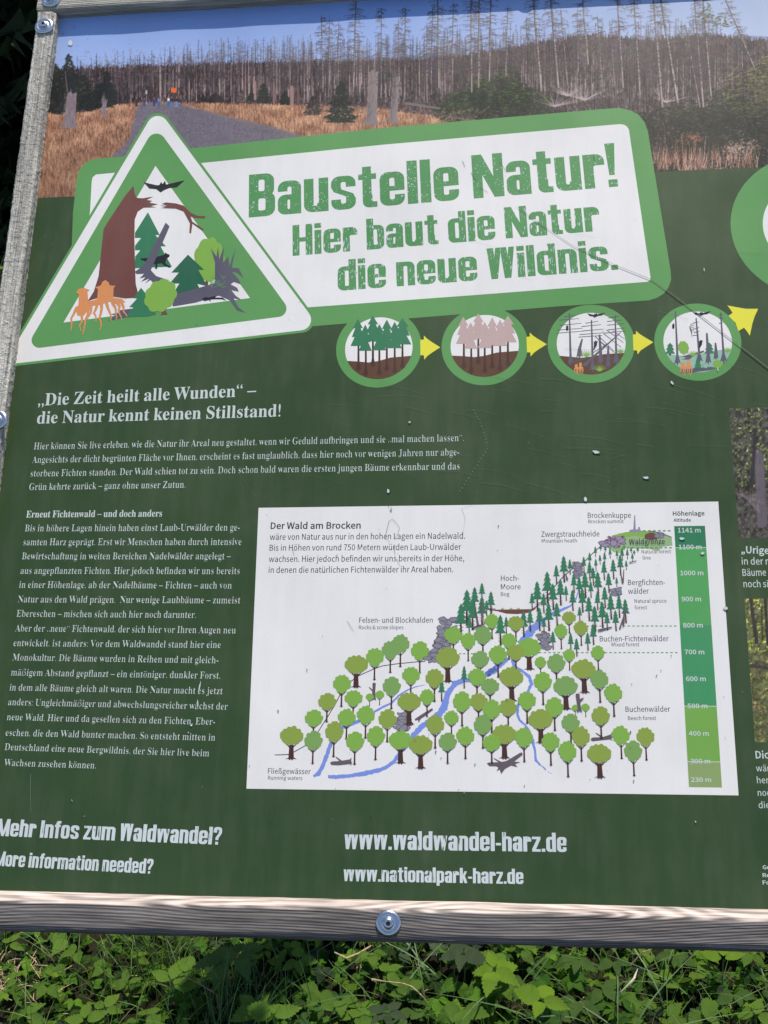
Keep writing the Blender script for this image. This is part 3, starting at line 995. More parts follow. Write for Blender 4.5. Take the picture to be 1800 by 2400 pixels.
for c0, c1, w0_ in (((163, 300), (168, 216), 30), ((243, 270), (248, 232), 11)):
    cv.poly([(c0[0] - w0_ * .62, c0[1]), (c0[0] - w0_ * .42, c0[1] - 18), (c1[0] - w0_ * .36, c1[1] + 3), (c1[0] - w0_ * .1, c1[1] - 2), (c1[0] + w0_ * .1, c1[1] + 4), (c1[0] + w0_ * .4, c1[1]), (c0[0] + w0_ * .44, c0[1] - 14), (c0[0] + w0_ * .62, c0[1])], (128, 112, 114))
    for _ in range(60):
        xx = R_.uniform(-.45, .45) * w0_
        yy = R_.uniform(c1[1], c0[1])
        v = R_.uniform(84, 160)
        cv.line(c0[0] + xx, yy, c0[0] + xx * .9, yy - R_.uniform(4, 16), 1.6, 1, (v * 1.05, v * .94, v * .98), .55)
conifer(618, 240, 196, 20, DG, 220); conifer(668, 244, 214, 16, DG, 120); conifer(590, 236, 214, 12, DG, 70)
conifer(505, 238, 220, 30, ((52, 40, 38), (70, 54, 48)), 160)
conifer(798, 286, 190, 44, DG, 800)
conifer(735, 268, 226, 26, ((58, 46, 44), (92, 78, 72), (40, 36, 34)), 240)
def bush(x, y, rx, ry, cols, n, al=.8):
    for _ in range(n):
        a_ = R_.uniform(0, 6.28); q = R_.random() ** .5
        px, py = x + rx * q * math.cos(a_) * R_.uniform(.8, 1.15), y + ry * q * math.sin(a_)
        k = R_.uniform(.65, 1.2) * (1.12 - .25 * (py - y) / ry)
        c_ = [z * k for z in R_.choice(cols)]
        b_a = R_.uniform(-.5, .9) + (math.pi if px < x else 0)
        cv.line(px, py, px + 7 * math.cos(b_a), py + 4 * abs(math.sin(b_a)), R_.uniform(1.5, 3.4), .8, c_, al)
GB = ((40, 46, 32), (48, 60, 32), (72, 86, 44), (44, 46, 36), (34, 40, 30))
for q in ((1170, 235, 75, 55, 1500), (1100, 245, 62, 36, 900), (1230, 250, 60, 46, 900), (1060, 262, 40, 24, 400), (1190, 190, 28, 40, 260), (1120, 212, 20, 34, 180)): bush(*q[:4], GB, q[4])
GC = ((30, 35, 28), (44, 48, 36), (66, 70, 44), (26, 30, 26), (34, 36, 34))
for q in ((1560, 330, 70, 80, 1500), (1640, 320, 60, 70, 1000), (1730, 320, 95, 90, 2400), (1800, 280, 90, 130, 2600), (1900, 280, 90, 140, 2200), (1690, 260, 50, 60, 700), (1610, 270, 40, 40, 400), (1500, 320, 36, 60, 500)): bush(*q[:4], GC, q[4], .75)
for q in ((1745, 215, 60, 60, 500), (1820, 180, 60, 60, 500)): bush(*q[:4], ((110, 104, 70), (96, 92, 66), (120, 116, 76)), q[4], .5)
for _ in range(500):
    x, y = R_.uniform(1480, 1900), R_.uniform(240, 390)
    cv.line(x, y, x + R_.uniform(-7, 7), y - R_.uniform(2, 9), 1.1, .6, R_.choice(((128, 118, 100), (150, 130, 112), (104, 104, 78))), .3)
for x, yb, w0_, col_ in ((598, 232, 6, (150, 120, 118)), (684, 244, 9, (150, 120, 116)), (642, 242, 6, (130, 104, 100)), (699, 244, 7, (110, 84, 80))):
    cv.line(x, yb, x, yb - 40, w0_, w0_ * .8, col_, .95)
for x0, yb, x1, yt, w0_ in ((871, 292, 876, 166, 28), (922, 288, 930, 174, 20)):
    cv.poly([(x0 - w0_ * .62, yb), (x0 - w0_ * .44, yb - 16), (x1 - w0_ * .4, yt + 4), (x1 - w0_ * .1, yt - 3), (x1 + w0_ * .1, yt + 5), (x1 + w0_ * .38, yt), (x0 + w0_ * .42, yb - 14), (x0 + w0_ * .6, yb)], (132, 118, 114))
    for _ in range(90):
        f = R_.random(); xx = R_.uniform(-.36, .4) * w0_
        v = 74 + 80 * (xx / w0_ + .45) + R_.uniform(-18, 18)
        yy = yb + (yt - yb) * f
        cv.line(x0 + (x1 - x0) * f + xx, yy, x0 + (x1 - x0) * f + xx, yy - R_.uniform(5, 20), 1.5, 1, (v * 1.04, v * .96, v * .97), .6)
# fallen logs and pale root balls
cv.line(950, 242, 1030, 254, 6, 5, (120, 106, 104)); cv.line(1000, 262, 1100, 282, 5, 4, (96, 84, 80))
for _ in range(130):
    a_ = R_.uniform(-2.6, -.3); l_ = R_.uniform(10, 60)
    cx_, cy_ = R_.choice(((1300, 250), (1330, 225), (1560, 240), (1370, 235)))
    cv.line(cx_, cy_, cx_ + l_ * math.cos(a_) * 1.6, cy_ + l_ * math.sin(a_) * .7, 1.7, .6, (172, 156, 152), R_.uniform(.35, .75))
# tall trunks in front
TT = [(1028, 205, 1026, -40, 5), (1010, 190, 1014, 20, 3), (1060, 190, 1062, 10, 3), (1105, 215, 1104, -40, 5.5), (1121, 205, 1124, -40, 5), (1146, 190, 1152, -40, 5), (1185, 175, 1190, 20, 3),
      (1268, 212, 1247, -40, 7), (1308, 205, 1288, -40, 7), (1330, 200, 1314, 25, 3.4), (1378, 150, 1362, -40, 5), (1412, 210, 1400, 40, 3), (1460, 205, 1444, -40, 5), (1500, 228, 1484, -30, 4.4), (1440, 200, 1432, 90, 3),
      (1552, 250, 1528, -40, 6.5), (1588, 240, 1542, -40, 8), (1640, 250, 1606, 60, 3.6), (1648, 250, 1624, -40, 5.5), (1666, 225, 1644, -40, 5.5), (1768, 160, 1700, 0, 4.2), (757, 215, 753, 40, 3.2), (771, 200, 772, 48, 2.6),
      (828, 205, 836, -40, 4.6), (893, 230, 894, 20, 3), (948, 235, 950, 20, 3.4), (935, 200, 934, 50, 2.4), (792, 200, 794, 55, 2.4), (1000, 225, 1001, 60, 3), (1232, 195, 1234, 40, 2.4), (1355, 170, 1353, 30, 2.4), (1740, 160, 1738, 80, 2.4), (1850, 200, 1820, -30, 5), (1920, 220, 1900, -30, 5)]
for x0, yb, x1, yt, w0_ in TT:
    v = R_.uniform(58, 84)
    cv.line(x0, yb, x1, yt, w0_, w0_ * .55, (v, v * .9, v * .92), .95)
    cv.line(x0 + w0_ * .15, yb, (x0 + x1) / 2 + w0_ * .15, (yb + yt) / 2, w0_ * .62, w0_ * .4, (168, 150, 144), .75)
    for _ in range(int(abs(yb - yt) / 5)):             # sunlit bark on one side
        f = R_.random(); yy = yb + (yt - yb) * f; xx = x0 + (x1 - x0) * f
        cv.line(xx + w0_ * .18, yy, xx + w0_ * .16 + (x1 - x0) * .06, yy - R_.uniform(5, 18), w0_ * .4, w0_ * .2, (170 - 60 * (f > .75), 152 - 52 * (f > .75), 148 - 40 * (f > .75)), .6)
    for _ in range(int(abs(yb - yt) / 2.6)):
        f = R_.uniform(.15, 1); yy = yb + (yt - yb) * f; xx = x0 + (x1 - x0) * f
        sg = R_.choice((-1, 1)); l_ = R_.uniform(6, 30) * (1.25 - f * .6) * min(1, w0_ / 4)
        c2 = [q * R_.uniform(.7, 1.2) for q in (84, 74, 78)]
        xe, ye = xx + sg * l_, yy + l_ * R_.uniform(-.25, .3)
        cv.line(xx, yy, xe, ye, 1.5, .5, c2, .8)
        for _k in range(3):
            g_ = R_.uniform(.3, 1)
            cv.line(xx + (xe - xx) * g_, yy + (ye - yy) * g_, xx + (xe - xx) * g_ + sg * R_.uniform(1, 5), yy + (ye - yy) * g_ + R_.uniform(2, 7), .9, .4, c2, .6)
conifer(1655, 52, 0, 34, ((70, 72, 50), (90, 92, 62)), 70, .7); conifer(1690, 62, 30, 30, ((84, 90, 58), (70, 72, 50)), 60, .7)
# reeds at the lower right
for _ in range(420):
    x = R_.uniform(1530, 1775); y = R_.uniform(370, 402)
    if x > 1650 and R_.random() < .35: continue
    hh = R_.uniform(10, 62) * (1 if R_.random() < .3 else .6)
    cv.line(x, y, x + R_.uniform(-8, 8), y - hh, 1.6, .8, R_.choice(((186, 140, 118), (150, 104, 84), (206, 170, 150), (128, 92, 76))), R_.uniform(.4, .85))
for _ in range(150):
    x, y = R_.gauss(1735, 22), R_.gauss(350, 14)
    cv.line(x, y, x + R_.uniform(-5, 5), y - R_.uniform(0, 6), 3, 2, (190, 158, 146), .45)
for _ in range(70):
    x, y = R_.gauss(1620, 16), R_.gauss(326, 8)
    cv.line(x, y, x + R_.uniform(-6, 6), y - R_.uniform(0, 8), 3, 2, (164, 110, 84), .4)
for _ in range(160):
    x, y = R_.gauss(1080, 34), R_.gauss(270, 8)
    cv.line(x, y, x + R_.uniform(-5, 5), y - R_.uniform(0, 5), 2.5, 1.5, R_.choice(((170, 140, 130), (96, 74, 66))), .5)
# walkers on the road
for x, y, hh, c1_, c2_ in ((320, 249, 20, (66, 66, 60), (50, 50, 60)), (338, 249, 17, (56, 62, 120), (60, 70, 110)), (332, 252, 10, (150, 90, 70), (110, 80, 80)), (361, 248, 18, (50, 64, 128), (44, 52, 90)), (372, 248, 18, (96, 128, 176), (70, 84, 128)),
                          (395, 248, 20, (214, 206, 212), (70, 90, 130)), (402, 250, 22, (44, 42, 50), (90, 110, 150)), (414, 250, 22, (52, 50, 56), (110, 130, 170)), (393, 240, 8, (210, 205, 215), (120, 120, 130))):
    cv.line(x, y - hh * .42, x, y - hh * .86, hh * .30, hh * .26, c1_)
    cv.line(x - hh * .07, y, x - hh * .05, y - hh * .5, hh * .13, hh * .15, c2_)
    cv.line(x + hh * .09, y, x + hh * .05, y - hh * .5, hh * .13, hh * .15, c2_)
    cv.line(x, y - hh * .93, x, y - hh * 1.0, hh * .16, hh * .15, (150, 110, 96))
cv.poly([(401, 206), (414, 207), (414, 217), (401, 216)], (206, 108, 46))
cv.line(343, 245, 344, 212, 1.6, 1.4, (170, 160, 160), .8); cv.line(343, 218, 343, 214, 5, 5, (180, 172, 170), .8)
cv.a += ((cv.noise(1, 1, 91) - .5) * 7)[..., None]
cc_ = np.clip((cv.a - 96) * 1.32 + 86, 8, 235)
cv.a += (hill * .95 * (1 - .85 * gl * lim))[..., None] * (cc_ - cv.a)
k5 = np.array([-.06, 1.12, -.06])
for ax in (0, 1):
    cv.a = np.apply_along_axis(lambda q: np.convolve(np.pad(q, 1, 'edge'), k5, 'valid'), ax, cv.a).astype(np.float32)
photo_sheet('forest_photo', cv, -.017, 1.20, .9655, VMAX + .012, .00086, ROOT, 1, 'wide printed photograph of dead spruces, a road with walkers and tawny grass')

# --- the two smaller photographs at the right edge
def woods(name, x0, y0, x1, y1, edge, pal, seed, trunks, label, lower):
    c = Canvas(x0, y0, x1, y1, 1.4)
    r = random.Random(seed)
    c.a[:] = pal[0]
    c.a += ((c.noise(7, 7, seed) - .5) * 60)[..., None] + ((c.noise(2, 2, seed + 1) - .5) * 50)[..., None]
    for _ in range(2600):
        x, y = r.uniform(x0, x1), r.uniform(y0, y1)
        p = pal[1] if y < lower else pal[2]
        q = r.choice(p); k = r.uniform(.8, 1.75)
        l_ = r.uniform(2, 7); a_ = r.uniform(0, 6.3)
        c.line(x, y, x + l_ * math.cos(a_), y + l_ * math.sin(a_), r.uniform(1.5, 4), 1, [z * k for z in q], r.uniform(.4, .9))
    for xa, ya, xb, yb, w_, col in trunks:
        c.line(xa, ya, xb, yb, w_, w_ * .85, col)
        for _ in range(50):
            f = r.random(); xx = r.uniform(-.45, .45) * w_; v = r.uniform(.6, 1.35)
            px, py = xa + (xb - xa) * f + xx, ya + (yb - ya) * f
            c.line(px, py, px, py - r.uniform(4, 14), 1.6, 1, [z * v for z in col], .6)
    (ua, va), (ub, vb) = edge
    return photo_sheet(name, c, ua, ub, va, vb, .0011, ROOT, 1, label)
e_u0 = P(1720, 1105)[0]
woods('side_photo', 1690, 940, 2010, 1290, ((e_u0, P(1730, 1261)[1]), (e_u0 + .155, P(1710, 957)[1])),
      ((64, 60, 52), ((132, 146, 44), (92, 110, 30), (40, 40, 30), (160, 172, 78), (34, 32, 30), (104, 96, 84)), ((58, 50, 46), (96, 78, 70), (46, 42, 42), (124, 100, 60), (84, 74, 74))), 61,
      ((1786, 1225, 1779, 1070, 24, (98, 88, 92)), (1762, 1140, 1770, 1010, 9, (50, 44, 44)), (1730, 1158, 1788, 1180, 5, (112, 98, 96)), (1752, 1170, 1780, 1200, 3, (130, 116, 112)), (1830, 1230, 1826, 960, 18, (70, 60, 60))),
      'upper small photograph of a broken trunk among yellow green branches', 1140)
e_u1 = P(1757, 1570)[0]
woods('side_photo', 1730, 1390, 2010, 1760, ((e_u1, P(1768, 1739.6)[1]), (e_u1 + .155, P(1745, 1403)[1])),
      ((92, 92, 56), ((176, 178, 58), (130, 140, 44), (82, 94, 30), (196, 190, 84)), ((92, 108, 36), (138, 146, 60), (64, 58, 36), (164, 112, 74), (48, 46, 34))), 71,
      ((1773, 1505, 1758, 1395, 9, (52, 44, 38)), (1800, 1510, 1792, 1395, 7, (48, 42, 36)), (1788, 1500, 1784, 1430, 3, (60, 50, 42)), (1840, 1520, 1836, 1395, 12, (52, 44, 38)), (1760, 1560, 1830, 1572, 8, (66, 56, 52))),
      'lower small photograph of a sunny wood with slender dark trunks', 1530)

# ------------------------------------------------------------------ the title plaque
I_TXT = print_mat('title_ink', (84, 146, 84), wear=((214, 214, 220), 'specks', .735), gain=.9)
I_TXT2 = print_mat('title_ink_streaked', (84, 146, 84), wear=((214, 214, 220), 'streaks', .715), gain=.9)
pq = empty('title_plaque', (0, 0, 0), ROOT); pq.matrix_local = BLOCAL
pq['label'] = 'green bordered white title plaque, slightly tilted'
outer = [(171, 500), (179, 425), (184, 402), (196, 385), (213, 375), (235, 371), (288, 367), (456, 347), (900, 299.5), (1421, 255), (1452, 253), (1478, 259), (1497, 269), (1511, 287), (1518.6, 309), (1572, 636), (1573, 655), (1567, 673), (1556, 688), (1540, 698), (1521, 704), (1308, 718), (770, 761.5), (640, 772), (160, 815)]
inner = [(211, 496), (215, 425), (217, 416), (225, 409), (263, 405.5), (469, 382.5), (900, 339), (1452, 291), (1462, 292), (1470, 297), (1474, 304), (1524.6, 650), (1524, 656), (1519, 660), (1511, 661), (1100, 692.5), (717, 720.7), (300, 752), (196, 600)]
Flat().px(outer, C_MID, 2).build('border', pq)
Flat().px(inner, C_WHITE, 3).build('plate', pq)
text(pq, 'title_line', 'Baustelle Natur!', (583, 510), (1450, 437), 100, 'head', I_TXT, 4)
text(pq, 'title_line', 'Hier baut die Natur', (686, 600), (1408, 541), 72, 'head', I_TXT2, 4)
text(pq, 'title_line', 'die neue Wildnis.', (792, 682), (1449, 632), 72, 'head', I_TXT2, 4)

def inset(V, d):
    out = []
    c = sum((Vector(p) for p in V), Vector((0, 0))) / len(V)
    n = len(V); L_ = []
    for i in range(n):
        a, b = Vector(V[i]), Vector(V[(i + 1) % n])
        t = (b - a).normalized(); m = Vector((-t.y, t.x))
        if m.dot(c - a) < 0: m = -m
        L_.append((a + m * d, t))
    for i in range(n):
        (p, t), (q, s_) = L_[i - 1], L_[i]
        k = ((q - p).x * s_.y - (q - p).y * s_.x) / (t.x * s_.y - t.y * s_.x)
        out.append(tuple(p + t * k))
    return out

# ------------------------------------------------------------------ the triangular warning sign
tr = empty('warning_triangle', (0, 0, 0), ROOT); tr.matrix_local = BLOCAL
tr['label'] = 'green and white warning triangle with a building site of trees inside'
Flat().px(round_poly([(367, 241), (761, 774), (-3, 862.5)], [30, 30, 6]), C_MID, 5).build('edge', tr)
Flat().px(round_poly(inset([(367, 241), (761, 774), (-3, 862.5)], 6), [25, 25, 4]), C_WHITE, 6).build('white_band', tr)
Flat().px(round_poly([(364.6, 295), (687.6, 738.5), (58, 820)], [22, 20, 18]), C_MID, 7).build('green_band', tr)
Flat().px([(364.6, 389), (586, 698.7), (149, 756)], C_WHITE, 8).build('window', tr)
T3 = Z(0, 400, 2.183)
I_BROWN = print_mat('ink_red_brown', (112, 66, 58), gain=.95)
I_DGR = print_mat('ink_spruce_green', (52, 118, 80), gain=.95)
I_DGR2 = print_mat('ink_deep_green', (38, 96, 68), gain=.95)
I_LIGHT = print_mat('ink_beech_light', (130, 174, 70), gain=.90)
I_OLIVE = print_mat('ink_beech_olive', (138, 156, 64), gain=.95)
I_MIDB = print_mat('ink_beech_mid', (122, 158, 84), gain=.95)
I_GREY = print_mat('ink_violet_grey', (98, 92, 106), gain=.82)
I_BLACK = print_mat('ink_black', (34, 36, 36), gain=.6)
I_ORA = print_mat('ink_orange', (222, 144, 86), gain=.9)
I_YEL = print_mat('ink_yellow', (226, 216, 58), gain=.95)
I_TRK = print_mat('ink_trunk', (84, 48, 42), gain=.7)
I_EARTH = print_mat('ink_earth', (104, 68, 44), gain=.75)
I_BLUE = print_mat('ink_stream', (124, 146, 214), gain=.9)
I_TEXT = print_mat('ink_text_grey', (66, 68, 78), gain=.5)
I_TEXTG = print_mat('ink_text_green', (44, 72, 58), gain=.5)
I_LINE = print_mat('ink_line', (92, 74, 84), gain=.75)
I_ROCK = print_mat('ink_rock', (134, 130, 140), gain=.95)
I_LOG = print_mat('ink_log', (104, 88, 92), gain=.9)
I_PINK = print_mat('ink_dusty_pink', (198, 168, 160), gain=.9)
I_MINT = print_mat('ink_mint', (148, 186, 160), gain=.9)
Flat().px(T3([(683, 78), (690, 120), (700, 140), (730, 142), (785, 133), (750, 150), (778, 155), (765, 165), (808, 172), (770, 182), (800, 188), (735, 190), (705, 210), (690, 250), (688, 350), (692, 500), (695, 580), (712, 650), (640, 654), (560, 642), (500, 652), (450, 667), (480, 620), (505, 540), (515, 440), (530, 300), (560, 250), (640, 130)]), I_BROWN, 14).build('broken_trunk', tr)
Flat().px(T3([(818, 178), (860, 182), (828, 170), (850, 163), (900, 168), (940, 180), (975, 215), (1010, 232), (1052, 233), (1046, 245), (990, 240), (975, 235), (985, 262), (1042, 300), (1035, 308), (985, 272), (978, 322), (969, 318), (972, 270), (940, 210), (900, 195), (822, 192), (850, 186)]), I_BROWN, 14).build('broken_branch', tr)
BAT = [(0, 8), (65, 23), (80, 23), (90, 6), (97, 18), (110, 0), (115, 20), (210, -2), (170, 33), (130, 38), (105, 48), (87, 60), (65, 43), (30, 40)]
Flat().px(T3([(735 + a, 52 + b) for a, b in BAT]), I_BLACK, 15).build('bat', tr)
Flat().px(T3([(757, 213), (818, 330), (795, 330), (850, 388), (822, 388), (880, 492), (690, 500), (692, 440), (718, 408), (691, 408), (691, 385), (722, 345), (690, 345), (691, 318)]), I_DGR, 9).build('spruce', tr)
f = Flat()
f.px(T3([(848, 266), (868, 286), (772, 510), (800, 540), (870, 563), (820, 556), (868, 600), (800, 566), (800, 592), (770, 560), (742, 578), (765, 552), (722, 570), (745, 545), (714, 552), (738, 528), (700, 530), (690, 518), (715, 500), (745, 470)]), I_GREY, 11)
f.build('leaning_log', tr)
Flat().px(T3([(718, 450), (760, 446), (790, 444), (815, 438), (842, 430), (846, 419), (856, 426), (868, 430), (868, 440), (852, 452), (846, 470), (850, 478), (876, 494), (866, 498), (840, 486), (826, 474), (806, 478), (804, 504), (794, 504), (796, 480), (770, 482), (750, 468), (738, 462), (722, 458)]), I_BLACK, 10).build('lynx', tr)
c = P(*T3((1070, 455))[0]); k = .00033
Flat().ngon(c, .0215, .0335, I_LIGHT, 9, lump=.10, seed=3).px(T3([(1050, 535), (1068, 535), (1064, 600), (1052, 600)]), I_BROWN, 8.5).build('beech', tr)
Flat().px(T3([(962, 430), (1045, 508), (1015, 508), (1062, 592), (1010, 580), (1040, 640), (882, 634), (918, 578), (868, 578), (915, 522), (877, 522)]), I_DGR2, 10).build('spruce', tr)
f = Flat()
f.px(T3([(878, 640), (1080, 582), (1100, 575), (1100, 470), (1078, 396), (1108, 440), (1116, 390), (1122, 455), (1146, 388), (1142, 470), (1168, 440), (1174, 490), (1206, 394), (1186, 496), (1222, 500), (1246, 550), (1214, 522), (1184, 516), (1222, 556), (1232, 582), (1196, 570), (1180, 582), (1214, 600), (1222, 620), (1184, 612), (1206, 640), (1236, 662), (1196, 654), (1220, 700), (1258, 728), (1214, 716), (1176, 664), (1120, 640), (1000, 676), (885, 696)]), I_GREY, 12)
for a in range(26):
    r = random.Random(a); x, y = r.uniform(1068, 1150), r.uniform(545, 600)
    f.stroke(T3([(x, y), (x + r.uniform(-22, 22), y - r.uniform(4, 22))]), .0012, .0004, C_MID, 13 + a % 3 * .3)
f.build('uprooted_log', tr)
Flat().px(T3([(722, 600), (768, 655), (748, 655), (800, 735), (760, 745), (640, 750), (684, 700), (662, 698), (702, 655), (684, 652)]), I_DGR, 15).build('spruce', tr)
Flat().px(T3([(555, 768), (590, 740), (568, 735), (612, 725), (600, 716), (680, 706), (640, 752)]), I_GREY, 14.5).build('splintered_log', tr)
c = P(*T3((822, 640))[0])
Flat().ngon(c, .0225, .0245, I_LIGHT, 16, lump=.10, seed=8).px(T3([(828, 700), (842, 706), (858, 736), (822, 738), (832, 722)]), I_BROWN, 15.5).build('beech', tr)
f = Flat()
f.px(T3([(540, 560), (556, 572), (562, 588), (592, 590), (582, 600), (580, 650), (620, 656), (642, 672), (600, 684), (560, 670), (500, 690), (470, 690), (430, 740), (398, 742), (384, 700), (402, 690), (404, 632), (390, 626), (402, 606), (430, 600), (460, 612), (448, 618), (452, 668), (480, 664), (498, 656), (502, 606), (486, 598), (516, 588), (524, 570)]), I_ORA, 16)
for k, (x0, y0) in enumerate(((395, 715), (420, 730), (450, 705), (470, 700), (500, 690), (520, 700), (545, 690), (575, 680), (600, 680), (620, 672))):
    r = random.Random(k + 4)
    pts = [(x0, y0 - 15)]
    for j in range(6):
        pts.append((pts[-1][0] + r.uniform(-9, 9) + (k - 4) * 1.3, pts[-1][1] + r.uniform(12, 24) * (1.25 if k in (0, 2, 5) else .9)))
    f.stroke(T3(pts), .0046, .0012, I_ORA, 16.2 + k * .1)
f.build('orange_root_houses', tr)
f = Flat()
f.px(T3([(1034, 656), (1050, 648), (1070, 650), (1092, 644), (1110, 640), (1100, 650), (1140, 650), (1158, 666), (1136, 658), (1104, 658), (1076, 660), (1080, 672), (1070, 662), (1046, 668)]), I_BLACK, 17)
f.build('salamander', tr)

# ------------------------------------------------------------------ stages of the wood: four roundels, arrows, and the big one at the edge
def circ(c, r, n=64, a0=0, a1=2 * math.pi):
    return [(c[0] + r * math.cos(a0 + (a1 - a0) * i / n), c[1] + r * math.sin(a0 + (a1 - a0) * i / n)) for i in range(n + (a1 - a0 < 6.28))]
def roundel(cx, cy, rp, label):
    e = empty('stage_roundel', (0, 0, 0), ROOT); e.matrix_local = BLOCAL
    e['label'] = label
    c = P(cx, cy); r = (P(cx + rp, cy)[0] - P(cx - rp, cy)[0]) / 2
    Flat().uv([circ(c, r * 1.268)], C_MID, 4).build('ring', e)
    Flat().uv([circ(c, r)], C_WHITE, 5).build('disc', e)
    return e, c, r
RA, RB = Z(770, 690, 3.19), Z(1260, 690, 3.072)
def spr(x, y, w_, h, n=3):
    """stepped spruce outline, tip at (x, y)"""
    L_, R_2 = [], []
    for i in range(n):
        yy = y + h * (i + 1) / n * (1.0)
        ww = w_ / 2 * (.5 + .5 * (i + 1) / n)
        L_.append((x - ww, yy)); R_2.append((x + ww, yy))
        if i < n - 1:
            L_.append((x - ww * .55, yy)); R_2.append((x + ww * .55, yy))
    return [(x, y)] + R_2 + L_[::-1]
def trk(x, y0, y1, w0_=12, w1_=34):
    return [(x - w0_ / 2, y0), (x + w0_ / 2, y0), (x + w0_ / 2 + 2, y0 + (y1 - y0) * .7), (x + w1_ / 2, y1 - 8), (x + w1_ / 4, y1 - 16), (x + 3, y1 + 6), (x - w1_ / 4, y1 - 14), (x - w1_ / 2, y1 - 4), (x - w0_ / 2 - 2, y0 + (y1 - y0) * .7)]
def ground(e, c, r, y_left, y_mid, y_right, mat, L):
    a0 = math.asin((y_left - c[1]) / r); a1 = math.asin((y_right - c[1]) / r)
    arc = circ(c, r, 40, math.pi - a0, 2 * math.pi + a1)
    top = [(c[0] + r * .35, y_mid + (y_right - y_mid) * .75), (c[0], y_mid + (y_right - y_mid) * .15), (c[0] - r * .3, y_mid - .0006), (c[0] - r * .6, y_mid + .0012)]
    return Flat().uv([arc + top], mat, L).build('ground', e)
stages = [('first stage roundel with a row of living green spruces', (887.7, 815.7, 79), 0, I_DGR), ('second stage roundel with the same spruces faded pink', (1135.8, 810.2, 80), 788, I_PINK)]
for lab, (cx, cy, rp), ofs, m in stages:
    e, c, r = roundel(cx, cy, rp, lab)
    dy = -17 if ofs else 0
    q = lambda pts: RA([(a + ofs, b + dy) for a, b in pts])
    ground(e, c, r, P(813, 846)[1] + (P(0, 810)[1] - P(0, 815.7)[1] if ofs else 0), P(850, 849 if not ofs else 843)[1], P(960, 834 if not ofs else 829)[1], I_EARTH, 6)
    for i, (x, yt, yb, w_, ct) in enumerate(((220, 185, 575, 98, 386), (275, 225, 615, 86, 422), (332, 160, 545, 104, 350), (380, 222, 608, 92, 418), (436, 188, 575, 98, 398), (495, 205, 592, 92, 402), (553, 176, 558, 118, 374))):
        Flat().px(q(trk(x + (4 if x < 300 else 0), ct - 20, yb, 13, 40)), I_TRK, 7 + i * .15).px(q(spr(x, yt, w_ * 1.12, ct - yt, 3)), m, 9 + i * .15).build('spruce', e)
# third stage
e, c, r = roundel(1385.3, 805, 80.7, 'third stage roundel with bare grey dead trunks, a bat and a woodpecker')
ground(e, c, r, P(1310, 834)[1], P(1350, 838)[1], P(1460, 827)[1], I_EARTH, 6)
def snag(e, q, x, yt, yb, w0_, w1_, L, lean=0, branches=()):
    f = Flat()
    f.px(q([(x + lean - w0_ / 2, yt + 3), (x + lean, yt - 4), (x + lean + w0_ / 2, yt), (x + w0_ * .9, yb - 70), (x + w1_ / 2 + 4, yb - 10), (x + w1_ / 4, yb - 22), (x + 2, yb + 4), (x - w1_ / 4, yb - 18), (x - w1_ / 2 - 4, yb - 2), (x - w0_ * .9, yb - 70)]), I_GREY, L)
    for (xa, ya, xb, yb2) in branches:
        f.stroke(q([(xa, ya), (xb, yb2)]), .0011, .0007, I_GREY, L + .1)
    return f.build('dead_tree', e)
snag(e, RB, 237, 135, 510, 9, 34, 7, -8, [(190, 162, 276, 148), (155, 186, 298, 174), (158, 224, 316, 208), (142, 258, 324, 244), (136, 280, 338, 264)])
snag(e, RB, 396, 186, 555, 9, 40, 8, -8, [(345, 208, 436, 194), (316, 232, 458, 218), (320, 264, 476, 250), (302, 290, 482, 276), (294, 308, 466, 296)])
snag(e, RB, 566, 152, 505, 9, 46, 8, -8, [(510, 170, 590, 156), (500, 196, 608, 184), (502, 222, 622, 210), (505, 256, 626, 243), (480, 280, 636, 263)])
snag(e, RB, 302, 322, 462, 13, 40, 6.5, 18)
snag(e, RB, 454, 292, 505, 13, 34, 7.5, -8, [(430, 460, 550, 462)])
snag(e, RB, 508, 374, 535, 12, 32, 7.8, 0)
Flat().px(RB([(604, 266), (330, 500), (318, 512), (352, 520), (384, 478), (590, 286)]), I_GREY, 6.8).build('leaning_trunk', e)
f = Flat()
for a, b_ in (((415, 302), (498, 388)), ((440, 330), (555, 420)), ((476, 284), (602, 382)), ((496, 256), (618, 348)), ((540, 262), (628, 322)), ((440, 300), (550, 410)), ((240, 490), (354, 460)), ((400, 420), (540, 330))):
    f.stroke(RB([a, b_]), .0011, .0007, I_GREY, 6.9)
f.build('branches', e)
Flat().px(RB([(357 + a * .62, 132 + b * .62) for a, b in BAT]), I_BLACK, 10).build('bat', e)
OWL = [(0, 0), (6, -5), (12, 0), (14, 14), (12, 30), (4, 36), (-3, 30), (-4, 10)]
Flat().px(RB([(208 + a, 228 + b) for a, b in OWL]), I_BLACK, 10).build('owl', e)
PECK = [(0, 0), (12, -12), (8, -16), (24, -8), (34, -6), (26, 2), (24, 22), (14, 40), (4, 56), (-4, 62), (0, 38), (2, 14)]
Flat().px(RB([(404, 350)] and [(404 + a * .95, 346 + b * .95) for a, b in PECK]), I_BLACK, 10).build('woodpecker', e)
def tuft(e, q, x, y, s, L, mat):
    f = Flat()
    for k in range(9):
        a = (k - 4) * .28
        f.stroke(q([(x, y), (x + s * .55 * math.sin(a), y - s * .6 * math.cos(a)), (x + s * 1.05 * math.sin(a * 1.15), y - s * .92 * math.cos(a))]), .0013, .0003, mat, L + k * .05)
    return f.build('grass_tuft', e)
tuft(e, RB, 352, 450, 52, 9, I_LIGHT); tuft(e, RB, 446, 554, 54, 10, I_LIGHT); tuft(e, RB, 596, 424, 40, 7, I_LIGHT)
